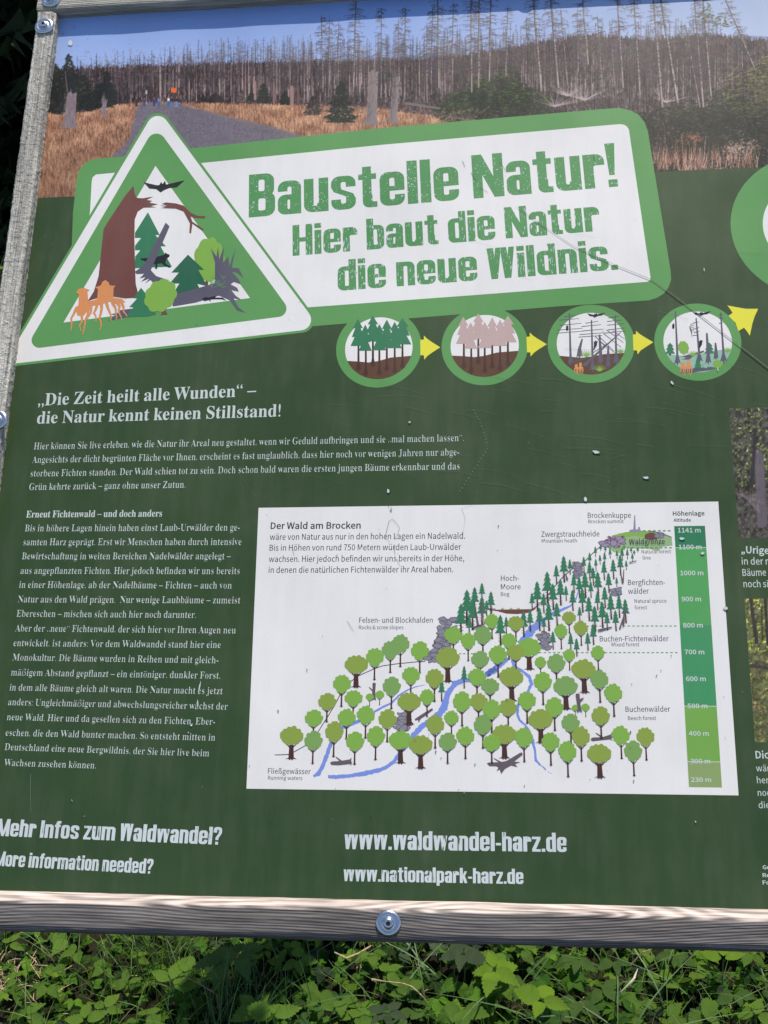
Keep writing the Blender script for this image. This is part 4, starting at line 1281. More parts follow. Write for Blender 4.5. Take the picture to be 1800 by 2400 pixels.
def little_roots(e, q, x, y, s, L):
    f = Flat()
    f.px(q([(x, y), (x + s * .3, y - s * .08), (x + s * .35, y + s * .3), (x + s * .5, y + s * .3), (x + s * .5, y - s * .2), (x + s * .8, y - s * .25), (x + s * .8, y + s * .25), (x + s, y + s * .3), (x + s * .9, y + s * .45), (x, y + s * .5)]), I_ORA, L)
    for k in range(6):
        f.stroke(q([(x + s * k * .18, y + s * .4), (x + s * k * .18 + 3 * (k % 2), y + s * .7), (x + s * k * .17 - 2, y + s * (.9 + .12 * (k % 3)))]), .0018, .0007, I_ORA, L + .1)
    f.build('orange_roots', e)
little_roots(e, RB, 268, 506, 62, 10)
# fourth stage
e, c, r = roundel(1635, 801, 80.5, 'fourth stage roundel with young green growth among dead trunks')
ground(e, c, r, P(1562, 830)[1], P(1600, 834)[1], P(1710, 818)[1], I_MINT, 6)
q4 = RB
snag(e, q4, 1006, 122, 510, 9, 40, 8, -14)
snag(e, q4, 1163, 172, 495, 9, 44, 8, -22, [(1122, 206, 1160, 198), (1120, 252, 1164, 238), (1124, 276, 1166, 266), (1118, 296, 1160, 294)])
snag(e, q4, 1228, 280, 505, 13, 36, 8, -10)
snag(e, q4, 1284, 350, 475, 12, 26, 7.8, -4)
snag(e, q4, 1338, 134, 495, 9, 46, 8, -20, [(1306, 150, 1330, 142), (1310, 176, 1336, 168), (1306, 210, 1334, 204)])
for x, y, w_, h, ty in ((954, 348, 76, 80, 440), (1236, 346, 78, 80, 430), (1154, 476, 62, 58, 540)):
    Flat().px(q4([(x - 7, y + h - 4), (x + 7, y + h - 4), (x + 8, ty), (x - 8, ty)]), I_TRK, 6.4).px(q4(spr(x, y, w_, h, 3)), I_DGR, 6.6 if y < 400 else 10).build('spruce', e)
for x, y, rx, ry in ((1050, 384, .0115, .0145), (1296, 503, .0093, .0092)):
    cc = P(*q4((x, y))[0])
    Flat().px(q4([(x - 3, y + 20), (x + 3, y + 20), (x + 4, y + 50), (x - 4, y + 50)]), I_TRK, 6.5).ngon(cc, rx * .6, ry * .62, I_LIGHT, 10, lump=.1, seed=x).build('beech', e)
Flat().px(q4([(1036, 446), (1110, 428), (1196, 404), (1200, 416), (1130, 440), (1090, 470), (1040, 470), (1070, 456)]), I_GREY, 7).build('fallen_log', e)
Flat().px(q4([(1026, 560), (1040, 540), (1250, 522), (1290, 530), (1250, 545), (1040, 572)]), I_GREY, 7).build('fallen_log', e)
tuft(e, q4, 1120, 446, 46, 9, I_LIGHT); tuft(e, q4, 1366, 418, 44, 7, I_LIGHT); tuft(e, q4, 1210, 530, 40, 9, I_MINT)
little_roots(e, q4, 1032, 492, 84, 10)
Flat().px(RB([(1117 + a * .62, 122 + b * .62) for a, b in BAT]), I_BLACK, 10).build('bat', e)
Flat().px(RB([(972 + a, 214 + b) for a, b in OWL]), I_BLACK, 10).build('owl', e)
Flat().px(RB([(1162 + a * .9, 340 + b * .9) for a, b in PECK]), I_BLACK, 10).build('woodpecker', e)
f = Flat()
for k in range(5):
    f.stroke(q4([(1128, 206 + k * 14), (1104, 216 + k * 12), (1092 + k * 4, 240 + k * 10), (1112, 262 + k * 12)]), .0006, .0005, I_LINE, 9 + k * .1)
f.build('sketched_bird', e)
def arrow(pts, lab):
    f = Flat().px(pts, I_YEL, 6); o = f.build('arrow', ROOT, local=BLOCAL); o['label'] = lab
arrow(RA([(686, 340), (713, 338), (713, 308), (735, 330), (770, 355), (835, 396), (775, 435), (740, 460), (716, 488), (713, 456), (687, 455)]), 'yellow arrow after the green spruces')
arrow(RA([(1480, 318), (1505, 316), (1504, 285), (1528, 308), (1565, 333), (1632, 373), (1570, 412), (1536, 436), (1511, 465), (1509, 434), (1484, 433)]), 'yellow arrow after the pink spruces')
arrow(RB([(686, 290), (708, 288), (708, 262), (730, 282), (765, 305), (833, 345), (772, 384), (742, 404), (720, 433), (716, 405), (690, 402)]), 'yellow arrow after the dead trunks')
arrow(RB([(1366, 80), (1430, 92), (1500, 104), (1588, 104), (1562, 160), (1545, 215), (1528, 298), (1510, 270), (1486, 240), (1446, 264), (1425, 205), (1374, 154), (1404, 134), (1388, 108)]), 'yellow arrow pointing up to the big green circle')
e = empty('big_roundel', (0, 0, 0), ROOT); e.matrix_local = BLOCAL
e['label'] = 'large green circle cut by the right edge of the picture'
c = P(1912, 527); rr = c[0] - P(1713.5, 545)[0]
Flat().uv([circ(c, rr, 96)], C_MID, 4).build('ring', e)
Flat().uv([circ(c, rr * .62, 96)], C_WHITE, 5).build('disc', e)

# ------------------------------------------------------------------ running text
I_BODY = print_mat('ink_body', (206, 212, 204), gain=.88)
I_WEB = print_mat('ink_web', (208, 212, 210), wear=((96, 116, 96), 'scratches', .745), gain=.92)
def block(name, label):
    e = empty(name, (0, 0, 0), ROOT); e.matrix_local = BLOCAL; e['label'] = label
    return e
e = block('heading', 'two line serif heading in white')
text(e, 'text_line', '„Die Zeit heilt alle Wunden“ –', (89, 951), (600, 928), 28, 'serifb', I_BODY, 1)
text(e, 'text_line', 'die Natur kennt keinen Stillstand!', (86, 993), (657, 976), 28, 'serifb', I_BODY, 1)
e = block('text_block', 'serif paragraph of four long lines under the heading')
for s, a, b in (('Hier können Sie live erleben, wie die Natur ihr Areal neu gestaltet, wenn wir Geduld aufbringen und sie „mal machen lassen“.', (79, 1053.4), (1087, 1033.5)),
                ('Angesichts der dicht begrünten Fläche vor Ihnen, erscheint es fast unglaublich, dass hier noch vor wenigen Jahren nur abge-', (75, 1085), (1076, 1067)),
                ('storbene Fichten standen. Der Wald schien tot zu sein. Doch schon bald waren die ersten jungen Bäume erkennbar und das', (71, 1117), (1077, 1100)),
                ('Grün kehrte zurück – ganz ohne unser Zutun.', (68, 1148.5), (434, 1143))):
    text(e, 'text_line', s, a, b, 15.5, 'serif', I_BODY, 1)
e = block('text_block', 'narrow serif column left of the white mountain diagram')
K = lambda x, y, k=0: (x / 2.676, (1180 if not k else 1500) + y / 2.676)
text(e, 'text_line', 'Erneut Fichtenwald – und doch anders', K(163, 88), K(1015, 82), 15.5, 'serifb', I_BODY, 1)
for s, a, b in (('Bis in höhere Lagen hinein haben einst Laub-Urwälder den ge-', K(155, 175), K(1502, 170)),
                ('samten Harz geprägt. Erst wir Menschen haben durch intensive', K(145, 262), K(1513, 260)),
                ('Bewirtschaftung in weiten Bereichen Nadelwälder angelegt –', K(137, 350), K(1446, 350)),
                ('aus angepflanzten Fichten. Hier jedoch befinden wir uns bereits', K(128, 441), K(1502, 443)),
                ('in einer Höhenlage, ab der Nadelbäume – Fichten – auch von', K(119, 529), K(1452, 534)),
                ('Natur aus den Wald prägen.  Nur wenige Laubbäume – zumeist', K(111, 620), K(1506, 627)),
                ('Ebereschen – mischen sich auch hier noch darunter.', K(103, 710), K(1227, 718)),
                ('Aber der „neue“ Fichtenwald, der sich hier vor Ihren Augen neu', K(94, 802), K(1477, 815)),
                ('entwickelt, ist anders: Vor dem Waldwandel stand hier eine', K(84, 38, 1), K(1383, 50, 1)),
                ('Monokultur. Die Bäume wurden in Reihen und mit gleich-', K(77, 128, 1), K(1368, 146, 1)),
                ('mäßigem Abstand gepflanzt – ein eintöniger, dunkler Forst,', K(68, 222, 1), K(1380, 243, 1)),
                ('in dem alle Bäume gleich alt waren. Die Natur macht es jetzt', K(59, 316, 1), K(1395, 340, 1)),
                ('anders: Ungleichmäßiger und abwechslungsreicher wächst der', K(50, 408, 1), K(1426, 437, 1)),
                ('neue Wald. Hier und da gesellen sich zu den Fichten, Eber-', K(42, 502, 1), K(1347, 532, 1)),
                ('eschen, die den Wald bunter machen. So entsteht mitten in', K(34, 600, 1), K(1348, 631, 1)),
                ('Deutschland eine neue Bergwildnis, der Sie hier live beim', K(28, 690, 1), K(1310, 730, 1)),
                ('Wachsen zusehen können.', K(24, 788, 1), K(600, 806, 1))):
    text(e, 'text_line', s, a, b, 15.5, 'serif', I_BODY, 1)
e = block('web_address', 'worn white heading asking for more information, lower left')
text(e, 'text_line', 'Mehr Infos zum Waldwandel?', (-8, 1959), (518, 1980), 40, 'head', I_WEB, 1)
text(e, 'text_line', 'More information needed?', (-12, 2029), (357, 2048), 34, 'head', I_WEB, 1)
e = block('web_address', 'two worn white web addresses at the foot of the sheet')
text(e, 'text_line', 'www.waldwandel-harz.de', (807, 1990), (1329, 1997), 44, 'head', I_WEB, 1)
text(e, 'text_line', 'www.nationalpark-harz.de', (805, 2065), (1227, 2072), 35, 'head', I_WEB, 1)
e = block('text_block', 'clipped caption under the upper small photograph')
K2 = lambda x, y: (1660 + x / 4.607, 940 + y / 4.607)
for s, a, b, st in (('„Urige', K2(356, 1640), K2(660, 1650), 'sansb'), ('in der m', K2(363, 1765), K2(690, 1765), 'sans'), ('Bäume', K2(372, 1888), K2(626, 1885), 'sans'), ('noch si', K2(382, 2010), K2(648, 2010), 'sans')):
    text(e, 'text_line', s, a, b, 16, st, I_BODY, 1)
e = block('text_block', 'clipped caption under the lower small photograph')
K3 = lambda x, y: (1640 + x / 2.572, 1380 + y / 2.572)
for s, a, b, st, h in (('Dic', K3(338, 1022), K3(420, 1022), 'sansb', 17), ('wär', K3(341, 1100), K3(424, 1100), 'sans', 15), ('her', K3(346, 1172), K3(418, 1172), 'sans', 15), ('noc', K3(351, 1248), K3(428, 1248), 'sans', 15), ('die', K3(356, 1322), K3(424, 1322), 'sans', 15)):
    text(e, 'text_line', s, a, b, h, st, I_BODY, 1)
e = block('text_block', 'tiny clipped imprint in the lower right corner')
for s, y in (('Ge', 1690), ('Re', 1738), ('Fo', 1782)):
    text(e, 'text_line', s, K3(380, y), K3(424, y), 9, 'sansb', I_BODY, 1)

# ------------------------------------------------------------------ the white mountain diagram
ch = empty('mountain_diagram', (0, 0, 0), ROOT); ch.matrix_local = BLOCAL
ch['label'] = 'white diagram of the forest belts on a mountain with a green height scale'
Flat().uv([[(.3549, .4855), (.3595, .1285), (.9392, .1285), (.9392, .4862)][::-1]], C_WHITE, 1).build('card', ch)
DA, DB, DC, DD = Z(570, 1500, 2.765), Z(1140, 1500, 2.765), Z(1140, 1170, 2.765), Z(570, 1170, 2.765)
def t_(s, z, a, b, h, st='sans', m=None):
    text(ch, 'caption', s, z(a)[0], z(b)[0], h, st, m or I_TEXT, 2)
t_('Der Wald am Brocken', DD, (177, 193), (761, 190), 15, 'sansb', I_TEXTG)
t_('wäre von Natur aus nur in den hohen Lagen ein Nadelwald.', DD, (172, 264), (1438, 256), 14)
t_('Bis in Höhen von rund 750 Metern würden Laub-Urwälder', DD, (170, 334), (1412, 328), 14)
t_('wachsen. Hier jedoch befinden wir uns bereits in der Höhe,', DD, (166, 407), (1432, 401), 14)
t_('in denen die natürlichen Fichtenwälder ihr Areal haben.', DD, (164, 478), (1361, 473), 14)
t_('Felsen- und Blockhalden', DD, (751, 801), (1228, 800), 12.5)
t_('Rocks & scree slopes', DD, (749, 843), (1038, 843), 9)
t_('Hoch-', DC, (94, 529), (212, 529), 12.5); t_('Moore', DC, (94, 585), (222, 584), 12.5); t_('Bog', DC, (94, 628), (149, 627), 9)
t_('Brockenkuppe', DC, (657, 122), (937, 121), 12.5); t_('Brocken summit', DC, (661, 156), (890, 155), 8.5)
t_('Zwergstrauchheide', DC, (356, 244), (733, 241), 12.5); t_('Mountain heath', DC, (359, 282), (587, 280), 8.5)
t_('Natural forest', DC, (1006, 352), (1197, 350), 8.5); t_('line', DC, (1014, 391), (1065, 391), 8.5)
t_('Bergfichten-', DC, (918, 557), (1159, 556), 12.5); t_('wälder', DC, (919, 613), (1053, 612), 12.5)
t_('Natural spruce', DC, (960, 672), (1168, 670), 8.5); t_('forest', DC, (961, 714), (1042, 713), 8.5)
t_('Buchen-Fichtenwälder', DC, (735, 922), (1182, 920), 12.5); t_('Mixed forest', DC, (812, 955), (991, 953), 9)
t_('Buchenwälder', DB, (902, 466), (1192, 464), 12.5); t_('Beech forest', DB, (918, 519), (1100, 518), 9)
t_('Fließgewässer', DA, (160, 866), (437, 869), 12.5); t_('Running waters', DA, (160, 905), (383, 908), 9)
t_('Höhenlage', DC, (1209, 107), (1414, 105), 10, 'sansb', I_TEXTG); t_('Altitude', DC, (1213, 146), (1325, 145), 7.5, 'sansb', I_TEXTG)
# height scale
M1, M2, M3, M4, M5 = (print_mat('ink_scale_' + n, c, gain=.92) for n, c in (('top', (44, 122, 80)), ('high', (80, 158, 84)), ('middle', (66, 144, 92)), ('low', (118, 166, 72)), ('base', (140, 160, 98))))
lv = [(DC((1217, 173))[0], DC((1418, 171))[0]), (DC((1224, 314))[0], DC((1427, 313))[0]), (DC((1262, 818))[0], DC((1464, 818))[0]), (DB((1285, 428))[0], DB((1492, 428))[0]), (DB((1299, 788))[0], DB((1511, 788))[0]), (DB((1305, 955))[0], DB((1522, 955))[0])]
u0_, u1_ = np.mean([P(*a)[0] for a, b in lv]), np.mean([P(*b)[0] for a, b in lv])
vs = [P(*a)[1] for a, b in lv]
for k, m in enumerate((M1, M2, M3, M4, M5)):
    ga = 0 if k == 1 else .0003; gb = 0 if k == 2 else .0003
    o = Flat().uv([[(u0_, vs[k + 1] + ga), (u1_, vs[k + 1] + ga), (u1_, vs[k] - gb), (u0_, vs[k] - gb)]], m, 2).build('height_band', ch)
for s, z, a, b in (('1141 m', DC, (1241, 216), (1389, 215)), ('1100 m', DC, (1247, 325), (1396, 324)), ('1000 m', DC, (1257, 493), (1407, 492)), ('900 m', DC, (1265, 662), (1392, 661)), ('800 m', DC, (1275, 832), (1403, 831)),
                   ('700 m', DB, (1285, 92), (1413, 92)), ('600 m', DB, (1294, 266), (1423, 266)), ('500 m', DB, (1303, 442), (1433, 442)), ('400 m', DB, (1312, 620), (1442, 620)), ('300 m', DB, (1322, 800), (1452, 800)), ('230 m', DB, (1326, 920), (1458, 920))):
    text(ch, 'caption', s, z(a)[0], z(b)[0], 10.5, 'sansb', I_BODY, 5)
f = Flat()
def dash(z, x0, x1, y, n, L=2):
    st = (x1 - x0) / n
    for k in range(n):
        f.stroke(z([(x0 + st * k, y), (x0 + st * k + st * .55, y)]), .0013, .0013, C_MID, L)
dash(DC, 1015, 1208, 204, 6, 9); dash(DC, 790, 1215, 314, 14, 9); dash(DC, 250, 290, 828, 2); dash(DC, 885, 1245, 822, 12); dash(DB, 340, 1252, 82, 30); dash(DA, 1400, 1500, 89, 4); dash(DC, 650, 760, 822, 4)
f.build('dashed_line', ch)
# summit dome with tower
Flat().px(DC([(748, 300), (790, 250), (860, 222), (960, 212), (1050, 206), (1120, 215), (1200, 245), (1206, 300), (1130, 310), (1110, 338), (1060, 322), (900, 318), (870, 350), (820, 342), (800, 318)]), print_mat('ink_dome', (152, 178, 126), gain=.9), 3)\
    .px(DC([(812, 236), (900, 214), (1000, 206), (1060, 208), (1090, 236), (1050, 232), (1010, 246), (960, 236), (910, 248), (880, 238), (845, 246)]), I_LIGHT, 4).build('summit', ch)
Flat().px(DC([(922, 214), (930, 198), (952, 196), (958, 104), (964, 104), (968, 196), (982, 196), (984, 180), (994, 180), (998, 202), (1014, 206), (1012, 214)]), print_mat('ink_tower', (150, 140, 160), gain=.85), 5).build('tower', ch)
def scree(name, z, boxes, n, seed, mat=None, s=1.0, L=5):
    r = random.Random(seed)
    f = Flat()
    for k in range(n):
        x0, y0, x1, y1 = r.choice(boxes)
        x, y = r.uniform(x0, x1), r.uniform(y0, y1)
        c = P(*z((x, y))[0])
        rx, ry = r.uniform(.0035, .0065) * s, r.uniform(.002, .0038) * s
        a = r.uniform(-.7, .7)
        for q, (kk, m) in enumerate(((1.0, I_LINE), (.86, mat or I_ROCK))):
            pts = []
            for i in range(9):
                t = 2 * math.pi * i / 9
                px, py = rx * kk * math.cos(t) * (1 + .15 * math.sin(3 * t + k)), ry * kk * math.sin(t)
                pts.append((c[0] + px * math.cos(a) - py * math.sin(a), c[1] + px * math.sin(a) + py * math.cos(a)))
            f.uv([pts], m, L + k * .09 + q * .045)
    f.build(name, ch)
scree('scree', DD, [(1290, 775, 1380, 850), (1275, 830, 1330, 900), (1255, 900, 1330, 960), (1250, 950, 1310, 990)], 70, 1)
scree('scree', DA, [(1250, 0, 1320, 40), (1220, 50, 1290, 120), (1190, 90, 1250, 140)], 55, 2)
scree('scree', DA, [(1010, 475, 1060, 530), (985, 520, 1080, 580)], 34, 3)
scree('scree', DC, [(570, 415, 605, 450), (575, 440, 615, 505)], 30, 4, s=.8, L=3)
scree('scree', DC, [(810, 580, 870, 620)], 16, 5, s=.8, L=3)
scree('scree', DC, [(350, 870, 390, 920), (355, 910, 405, 970)], 34, 6)
scree('scree', DC, [(1105, 220, 1145, 245)], 14, 7, s=.7, L=6)
scree('heath', DC, [(755, 270, 850, 300), (810, 255, 890, 275)], 22, 8, mat=print_mat('ink_heath', (160, 140, 162), gain=.85), s=1.2, L=6)
scree('bog_patch', DC, [(1045, 232, 1090, 250)], 12, 9, mat=I_BROWN, s=.9, L=6)
f = Flat()
for x, y in ((795, 248), (830, 264), (882, 246), (858, 308), (785, 272)):
    for k in range(7):
        a = (k - 3) * .42
        f.stroke(DC([(x, y), (x + 14 * math.sin(a), y - 12 * math.cos(a))]), .0009, .0003, print_mat('ink_heather', (150, 76, 140), gain=.85), 9)
f.build('heather', ch)
Flat().px(DC([(0, 712), (60, 716), (300, 712), (320, 700), (318, 712), (280, 735), (200, 745), (130, 742), (70, 726), (0, 716)]), I_BROWN, 2.4).build('bog', ch)
f = Flat()
for x in (105, 160, 208):
    for k in range(5):
        a = (k - 2) * .5
        f.stroke(DC([(x, 716), (x + 14 * math.sin(a), 716 - 14 * math.cos(a))]), .0009, .0003, I_LIGHT, 3)
f.build('bog_grass', ch)
# slope lines and streams
f = Flat()
f.stroke(DA([(205, 745), (250, 744), (300, 741), (340, 720), (400, 686), (460, 634), (520, 540), (552, 490), (600, 410), (630, 350), (690, 275), (740, 236), (850, 186), (900, 168), (1000, 154), (1120, 142), (1180, 140)]), .0011, .0011, I_LINE, 2.2)
f.stroke(DC([(-20, 706), (60, 712)]), .001, .001, I_LINE, 2.2)
f.stroke(DC([(300, 712), (380, 650), (430, 580), (500, 500), (560, 450), (640, 400), (690, 350), (745, 300)]), .0011, .0011, I_LINE, 2.2)
f.stroke(DC([(1050, 206), (1130, 218), (1200, 247)]), .0010, .0010, I_LINE, 6)
o = f.build('slope_line', ch); o['kind'] = 'stuff'
def stream(z, pts, L):
    """ragged ribbon; pts: (x, y, width)"""
    r = random.Random(len(pts)); fine = []
    for (xa, ya, wa), (xb, yb, wb) in zip(pts, pts[1:]):
        n = max(2, int(math.hypot(xb - xa, yb - ya) / 9))
        fine += [(xa + (xb - xa) * i / n, ya + (yb - ya) * i / n, wa + (wb - wa) * i / n) for i in range(n)]
    fine.append(pts[-1])
    q = [(Vector(P(*z((x, y))[0])), w_ / 2.765 / 2030) for x, y, w_ in fine]
    f = Flat(); l, rr_ = [], []
    for i, (p, w_) in enumerate(q):
        d = (q[min(i + 1, len(q) - 1)][0] - q[max(0, i - 1)][0]).normalized()
        nn = Vector((-d.y, d.x))
        l.append(p + nn * w_ * .5 * r.uniform(.8, 1.25)); rr_.append(p - nn * w_ * .5 * r.uniform(.8, 1.25))
    for i in range(len(q) - 1):
        f.uv([[tuple(l[i]), tuple(l[i + 1]), tuple(rr_[i + 1]), tuple(rr_[i])]], I_BLUE, L)
    f.build('stream', ch)
stream(DA, [(455, 885, 14), (485, 870, 28), (515, 820, 26), (540, 750, 26), (565, 680, 26), (600, 610, 14), (640, 570, 24), (740, 530, 22), (830, 478, 14), (900, 436, 14), (960, 410, 14), (1010, 358, 12), (1070, 322, 10), (1120, 302, 6), (1180, 290, 3)], 2.5)
stream(DA, [(550, 885, 18), (600, 888, 26), (690, 880, 24), (770, 868, 30), (850, 852, 28), (920, 830, 26), (980, 785, 26), (1010, 740, 26), (1060, 680, 26), (1100, 620, 34), (1150, 570, 36), (1210, 520, 34), (1270, 480, 44), (1300, 440, 46), (1330, 340, 36), (1375, 280, 38), (1440, 262, 26), (1520, 255, 30), (1580, 225, 34), (1640, 185, 44)], 2.6)
stream(DB, [(0, 225, 44), (50, 190, 36), (110, 145, 34), (140, 118, 26)], 2.6)
stream(DC, [(205, 930, 16), (260, 890, 50), (300, 840, 56), (360, 790, 30), (430, 740, 22), (500, 712, 18), (548, 690, 10), (580, 650, 7), (600, 580, 7)], 2.5)
stream(DC, [(680, 490, 6), (720, 460, 5)], 2.5)
stream(DB, [(165, 130, 22), (180, 170, 18), (230, 200, 18), (280, 240, 22), (292, 285, 24), (270, 330, 16), (205, 420, 18), (200, 480, 18), (215, 520, 14), (250, 550, 12), (272, 580, 14), (300, 650, 20), (315, 720, 14), (320, 780, 16), (350, 810, 12)], 2.5)
f = Flat(); r = random.Random(4)
for _ in range(16):
    k = r.random(); x, y = 345 + 70 * k + r.uniform(-5, 5), 808 + 55 * k + r.uniform(-6, 6)
    f.stroke(DB([(x, y), (x + r.uniform(3, 12), y + r.uniform(2, 7))]), .0008, .0005, I_BLUE, 2.5)
f.build('stream_spray', ch)

# trees of the diagram: one mesh per kind, copied
def lumpy(rx, ry, kind, seed):
    """scalloped crown: a ring of overlapping bumps, with a leafy ear low on each side"""
    r = random.Random(seed * 10); pts = []
    n = 11
    c = []
    for k in range(n):
        a = 2 * math.pi * (k + .5 * r.random()) / n
        low = max(0, -math.sin(a) - .25)
        k1 = .80 - (.03 * low if kind == 'small' else .02)
        sx = rx * (k1 - (.10 * low if kind == 'small' else 0)) * math.cos(a)
        sy = ry * k1 * math.sin(a) * (.9 if kind == 'wide' and math.sin(a) < 0 else 1)
        c.append((sx, sy, r.uniform(.19, .27)))
    c.append((rx * .80, -ry * .12, .20)); c.append((-rx * .80, -ry * .10, .20))
    for i in range(64):
        a = 2 * math.pi * i / 64
        dx, dy = math.cos(a), math.sin(a)
        best = .85 * (rx if abs(dx) > .7 else ry)
        for x, y, q in c:
            t = x * dx + y * dy
            h = q * q - (x * x + y * y - t * t)
            if h > 0 and t > 0: best = max(best, t + math.sqrt(h))
        pts.append((dx * best, dy * best))
    return pts
def tree_mesh(kind, mat, seed):
    """unit tree: crown centre at origin, crown half width 1"""
    f = Flat()
    if kind == 'spruce':
        pts = [(0, 1.0)]
        n = 4
        R2, L2 = [], []
        for i in range(n):
            y = 1.0 - 2.0 * (i + 1) / n * .98
            w_ = (.28 + .72 * (i + 1) / n) * .52
            R2 += [(w_, y)] + ([(w_ * .48, y + .06)] if i < n - 1 else [])
            L2 += [(-w_, y)] + ([(-w_ * .48, y + .06)] if i < n - 1 else [])
        f.uv([[(-.07, -.9), (-.085, -2.2), (-.17, -2.3), (-.04, -2.24), (.06, -2.34), (.075, -2.2), (.17, -2.28), (.095, -2.1), (.05, -.9)]], I_TRK, 0)
        for k in range(6):
            yy = -1.15 - k * .16
            s2 = 1 if k % 2 else -1
            f.uv([[(0, yy), (s2 * .22, yy - .03), (s2 * .22, yy), (0, yy + .05)] if s2 > 0 else [(0, yy + .05), (-.22, yy), (-.22, yy - .03), (0, yy)]], I_TRK, 0)
        f.uv([pts + R2 + L2[::-1]], mat, .3)
    else:
        th, b = (.07, 2.5) if kind == 'small' else (.17, 1.92)
        f.uv([[(-th, -.7), (-th * 1.2, -b + .1), (-th * 3.0, -b - .02), (-th * 1.2, -b + .03), (-th * .7, -b - .1), (0, -b), (th * .9, -b - .12), (th * 1.3, -b + .03), (th * 3.0, -b - .02), (th * 1.5, -b + .14), (th * 1.05, -.7)]], I_TRK, 0)
        ry = 1.06 if kind == 'small' else .80
        for s2 in (-1, 1):
            q = [(s2 * .38, -ry * .82), (s2 * .44, -ry * .86), (s2 * th, -ry * 1.22), (s2 * th * .3, -ry * 1.16)]
            f.uv([q], I_TRK, 0)
        f.uv([lumpy(1.0, ry, kind, seed)], mat, .3)
    me = bpy.data.meshes.new('tree')
    me.from_pydata(f.v, [], f.f)
    for m in f.mats: me.materials.append(m)
    me.polygons.foreach_set('material_index', f.m)
    return me
TM = {}
def put(kind, col, z, x, y, wpx, base):
    """wpx crown width in zoomed measure; base: foot of the trunk"""
    mats = {'l': I_LIGHT, 'o': I_OLIVE, 'm': I_MIDB, 's': I_DGR}
    sd_ = (int(x) % 3)
    key = (kind, col, sd_ if kind != 'spruce' else 0)
    if key not in TM: TM[key] = tree_mesh(kind, mats[col], sd_ * 1.3 + 1)
    c = Vector(P(*z((x, y))[0]))
    hw = (P(*z((x + wpx / 2, y))[0])[0] - P(*z((x - wpx / 2, y))[0])[0]) / 2
    ft = P(*z((x, base))[0])[1]
    if kind == 'spruce':
        top = c.y
        h = top - ft
        sy = h / 3.3
        return (ft, 'printed_spruce', TM[key], c.x, top - sy, hw / .52, sy, hw, h)
    b = 2.56 if kind == 'small' else 1.97
    sy = (c.y - ft) / b
    sy = min(max(sy, hw * .88), hw * 1.12)
    return (ft, 'printed_beech', TM[key], c.x, c.y, hw, sy, hw, (c.y - ft) + hw)
items = []
for x, y, c_, b in ((315, 622, 'o', 775), (733, 160, 'o', 310), (1075, 400, 'o', 550), (1150, 680, 'o', 835), (1325, 115, 'o', 275), (1020, 650, 'l', 803)):
    items.append(put('wide', c_, DA, x, y, 152, b))
for x, y, c_, b in ((162, 240, 'o', 400), (275, 50, 'l', 195), (630, 190, 'o', 345), (512, 300, 'm', 452), (350, 515, 'o', 670), (115, 612, 'o', 770), (730, 738, 'o', 895)):
    items.append(put('wide', c_, DB, x, y, 156, b))
for x, y, c_, b in ((458, 507, 'l', 610), (455, 652, 'm', 805), (545, 400, 'o', 535), (640, 285, 'l', 435), (715, 378, 'l', 470), (672, 503, 'l', 645), (795, 487, 'l', 640), (935, 512, 'o', 665), (590, 595, 'o', 760), (725, 657, 'l', 810), (860, 623, 'l', 780),
                    (853, 112, 'l', 262), (955, 65, 'm', 215), (1020, 25, 'm', 177), (1145, 70, 'l', 218), (1087, 230, 'l', 370), (962, 300, 'm', 450), (1240, 248, 'o', 402), (1245, 548, 'o', 705), (1325, 660, 'm', 803), (1440, 622, 'l', 772),
                    (1418, 400, 'l', 560), (1525, 400, 'o', 540), (1535, 125, 'm', 250), (1600, 300, 'm', 430), (1610, 450, 'l', 605), (1553, 550, 'm', 705), (1610, 668, 'l', 795), (1553, -32, 'm', 110), (1362, -32, 'l', 105), (1515, 240, 'l', 380)):
    items.append(put('small', c_, DA, x, y, 116, b))
for x, y, c_, b in ((1192, 370, 'l', 500), (1350, 505, 'l', 622), (1458, 6, 'l', 138), (1612, -122, 'l', -5)):
    items.append(put('small', c_, DA, x, y, 94, b))
for x, y, w_, b in ((820, 370, 52, 412), (885, 355, 60, 412)): items.append(put('small', 'l', DA, x, y, w_, b))
for x, y, c_, b in ((75, 95, 'l', 245), (190, 80, 'o', 205), (452, 150, 'm', 295), (732, 255, 'm', 407), (822, 345, 'l', 498), (365, 270, 'l', 422), (440, 435, 'l', 590), (262, 393, 'l', 543), (140, 437, 'o', 575), (545, 537, 'm', 680), (612, 625, 'o', 788),
                    (740, 492, 'o', 640), (870, 618, 'l', 773), (1030, 628, 'o', 783), (950, 720, 'm', 885), (525, 722, 'l', 892), (415, 660, 'l', 815), (243, 632, 'l', 792)):
    items.append(put('small', c_, DB, x, y, 116, b))
for x, y, c_, w_, b in ((350, 145, 'l', 74, 235), (537, 98, 'l', 76, 198), (722, 83, 'l', 86, 195), (575, 440, 'l', 44, 478), (642, 437, 'l', 56, 495)): items.append(put('small', c_, DB, x, y, w_, b))
for x, y, c_, w_, b in ((190, 805, 'o', 108, 918), (145, 917, 'l', 98, 1040), (535, 768, 'o', 90, 870), (483, 855, 'l', 84, 972), (612, 835, 'o', 92, 950)): items.append(put('small', c_, DC, x, y, w_, b))
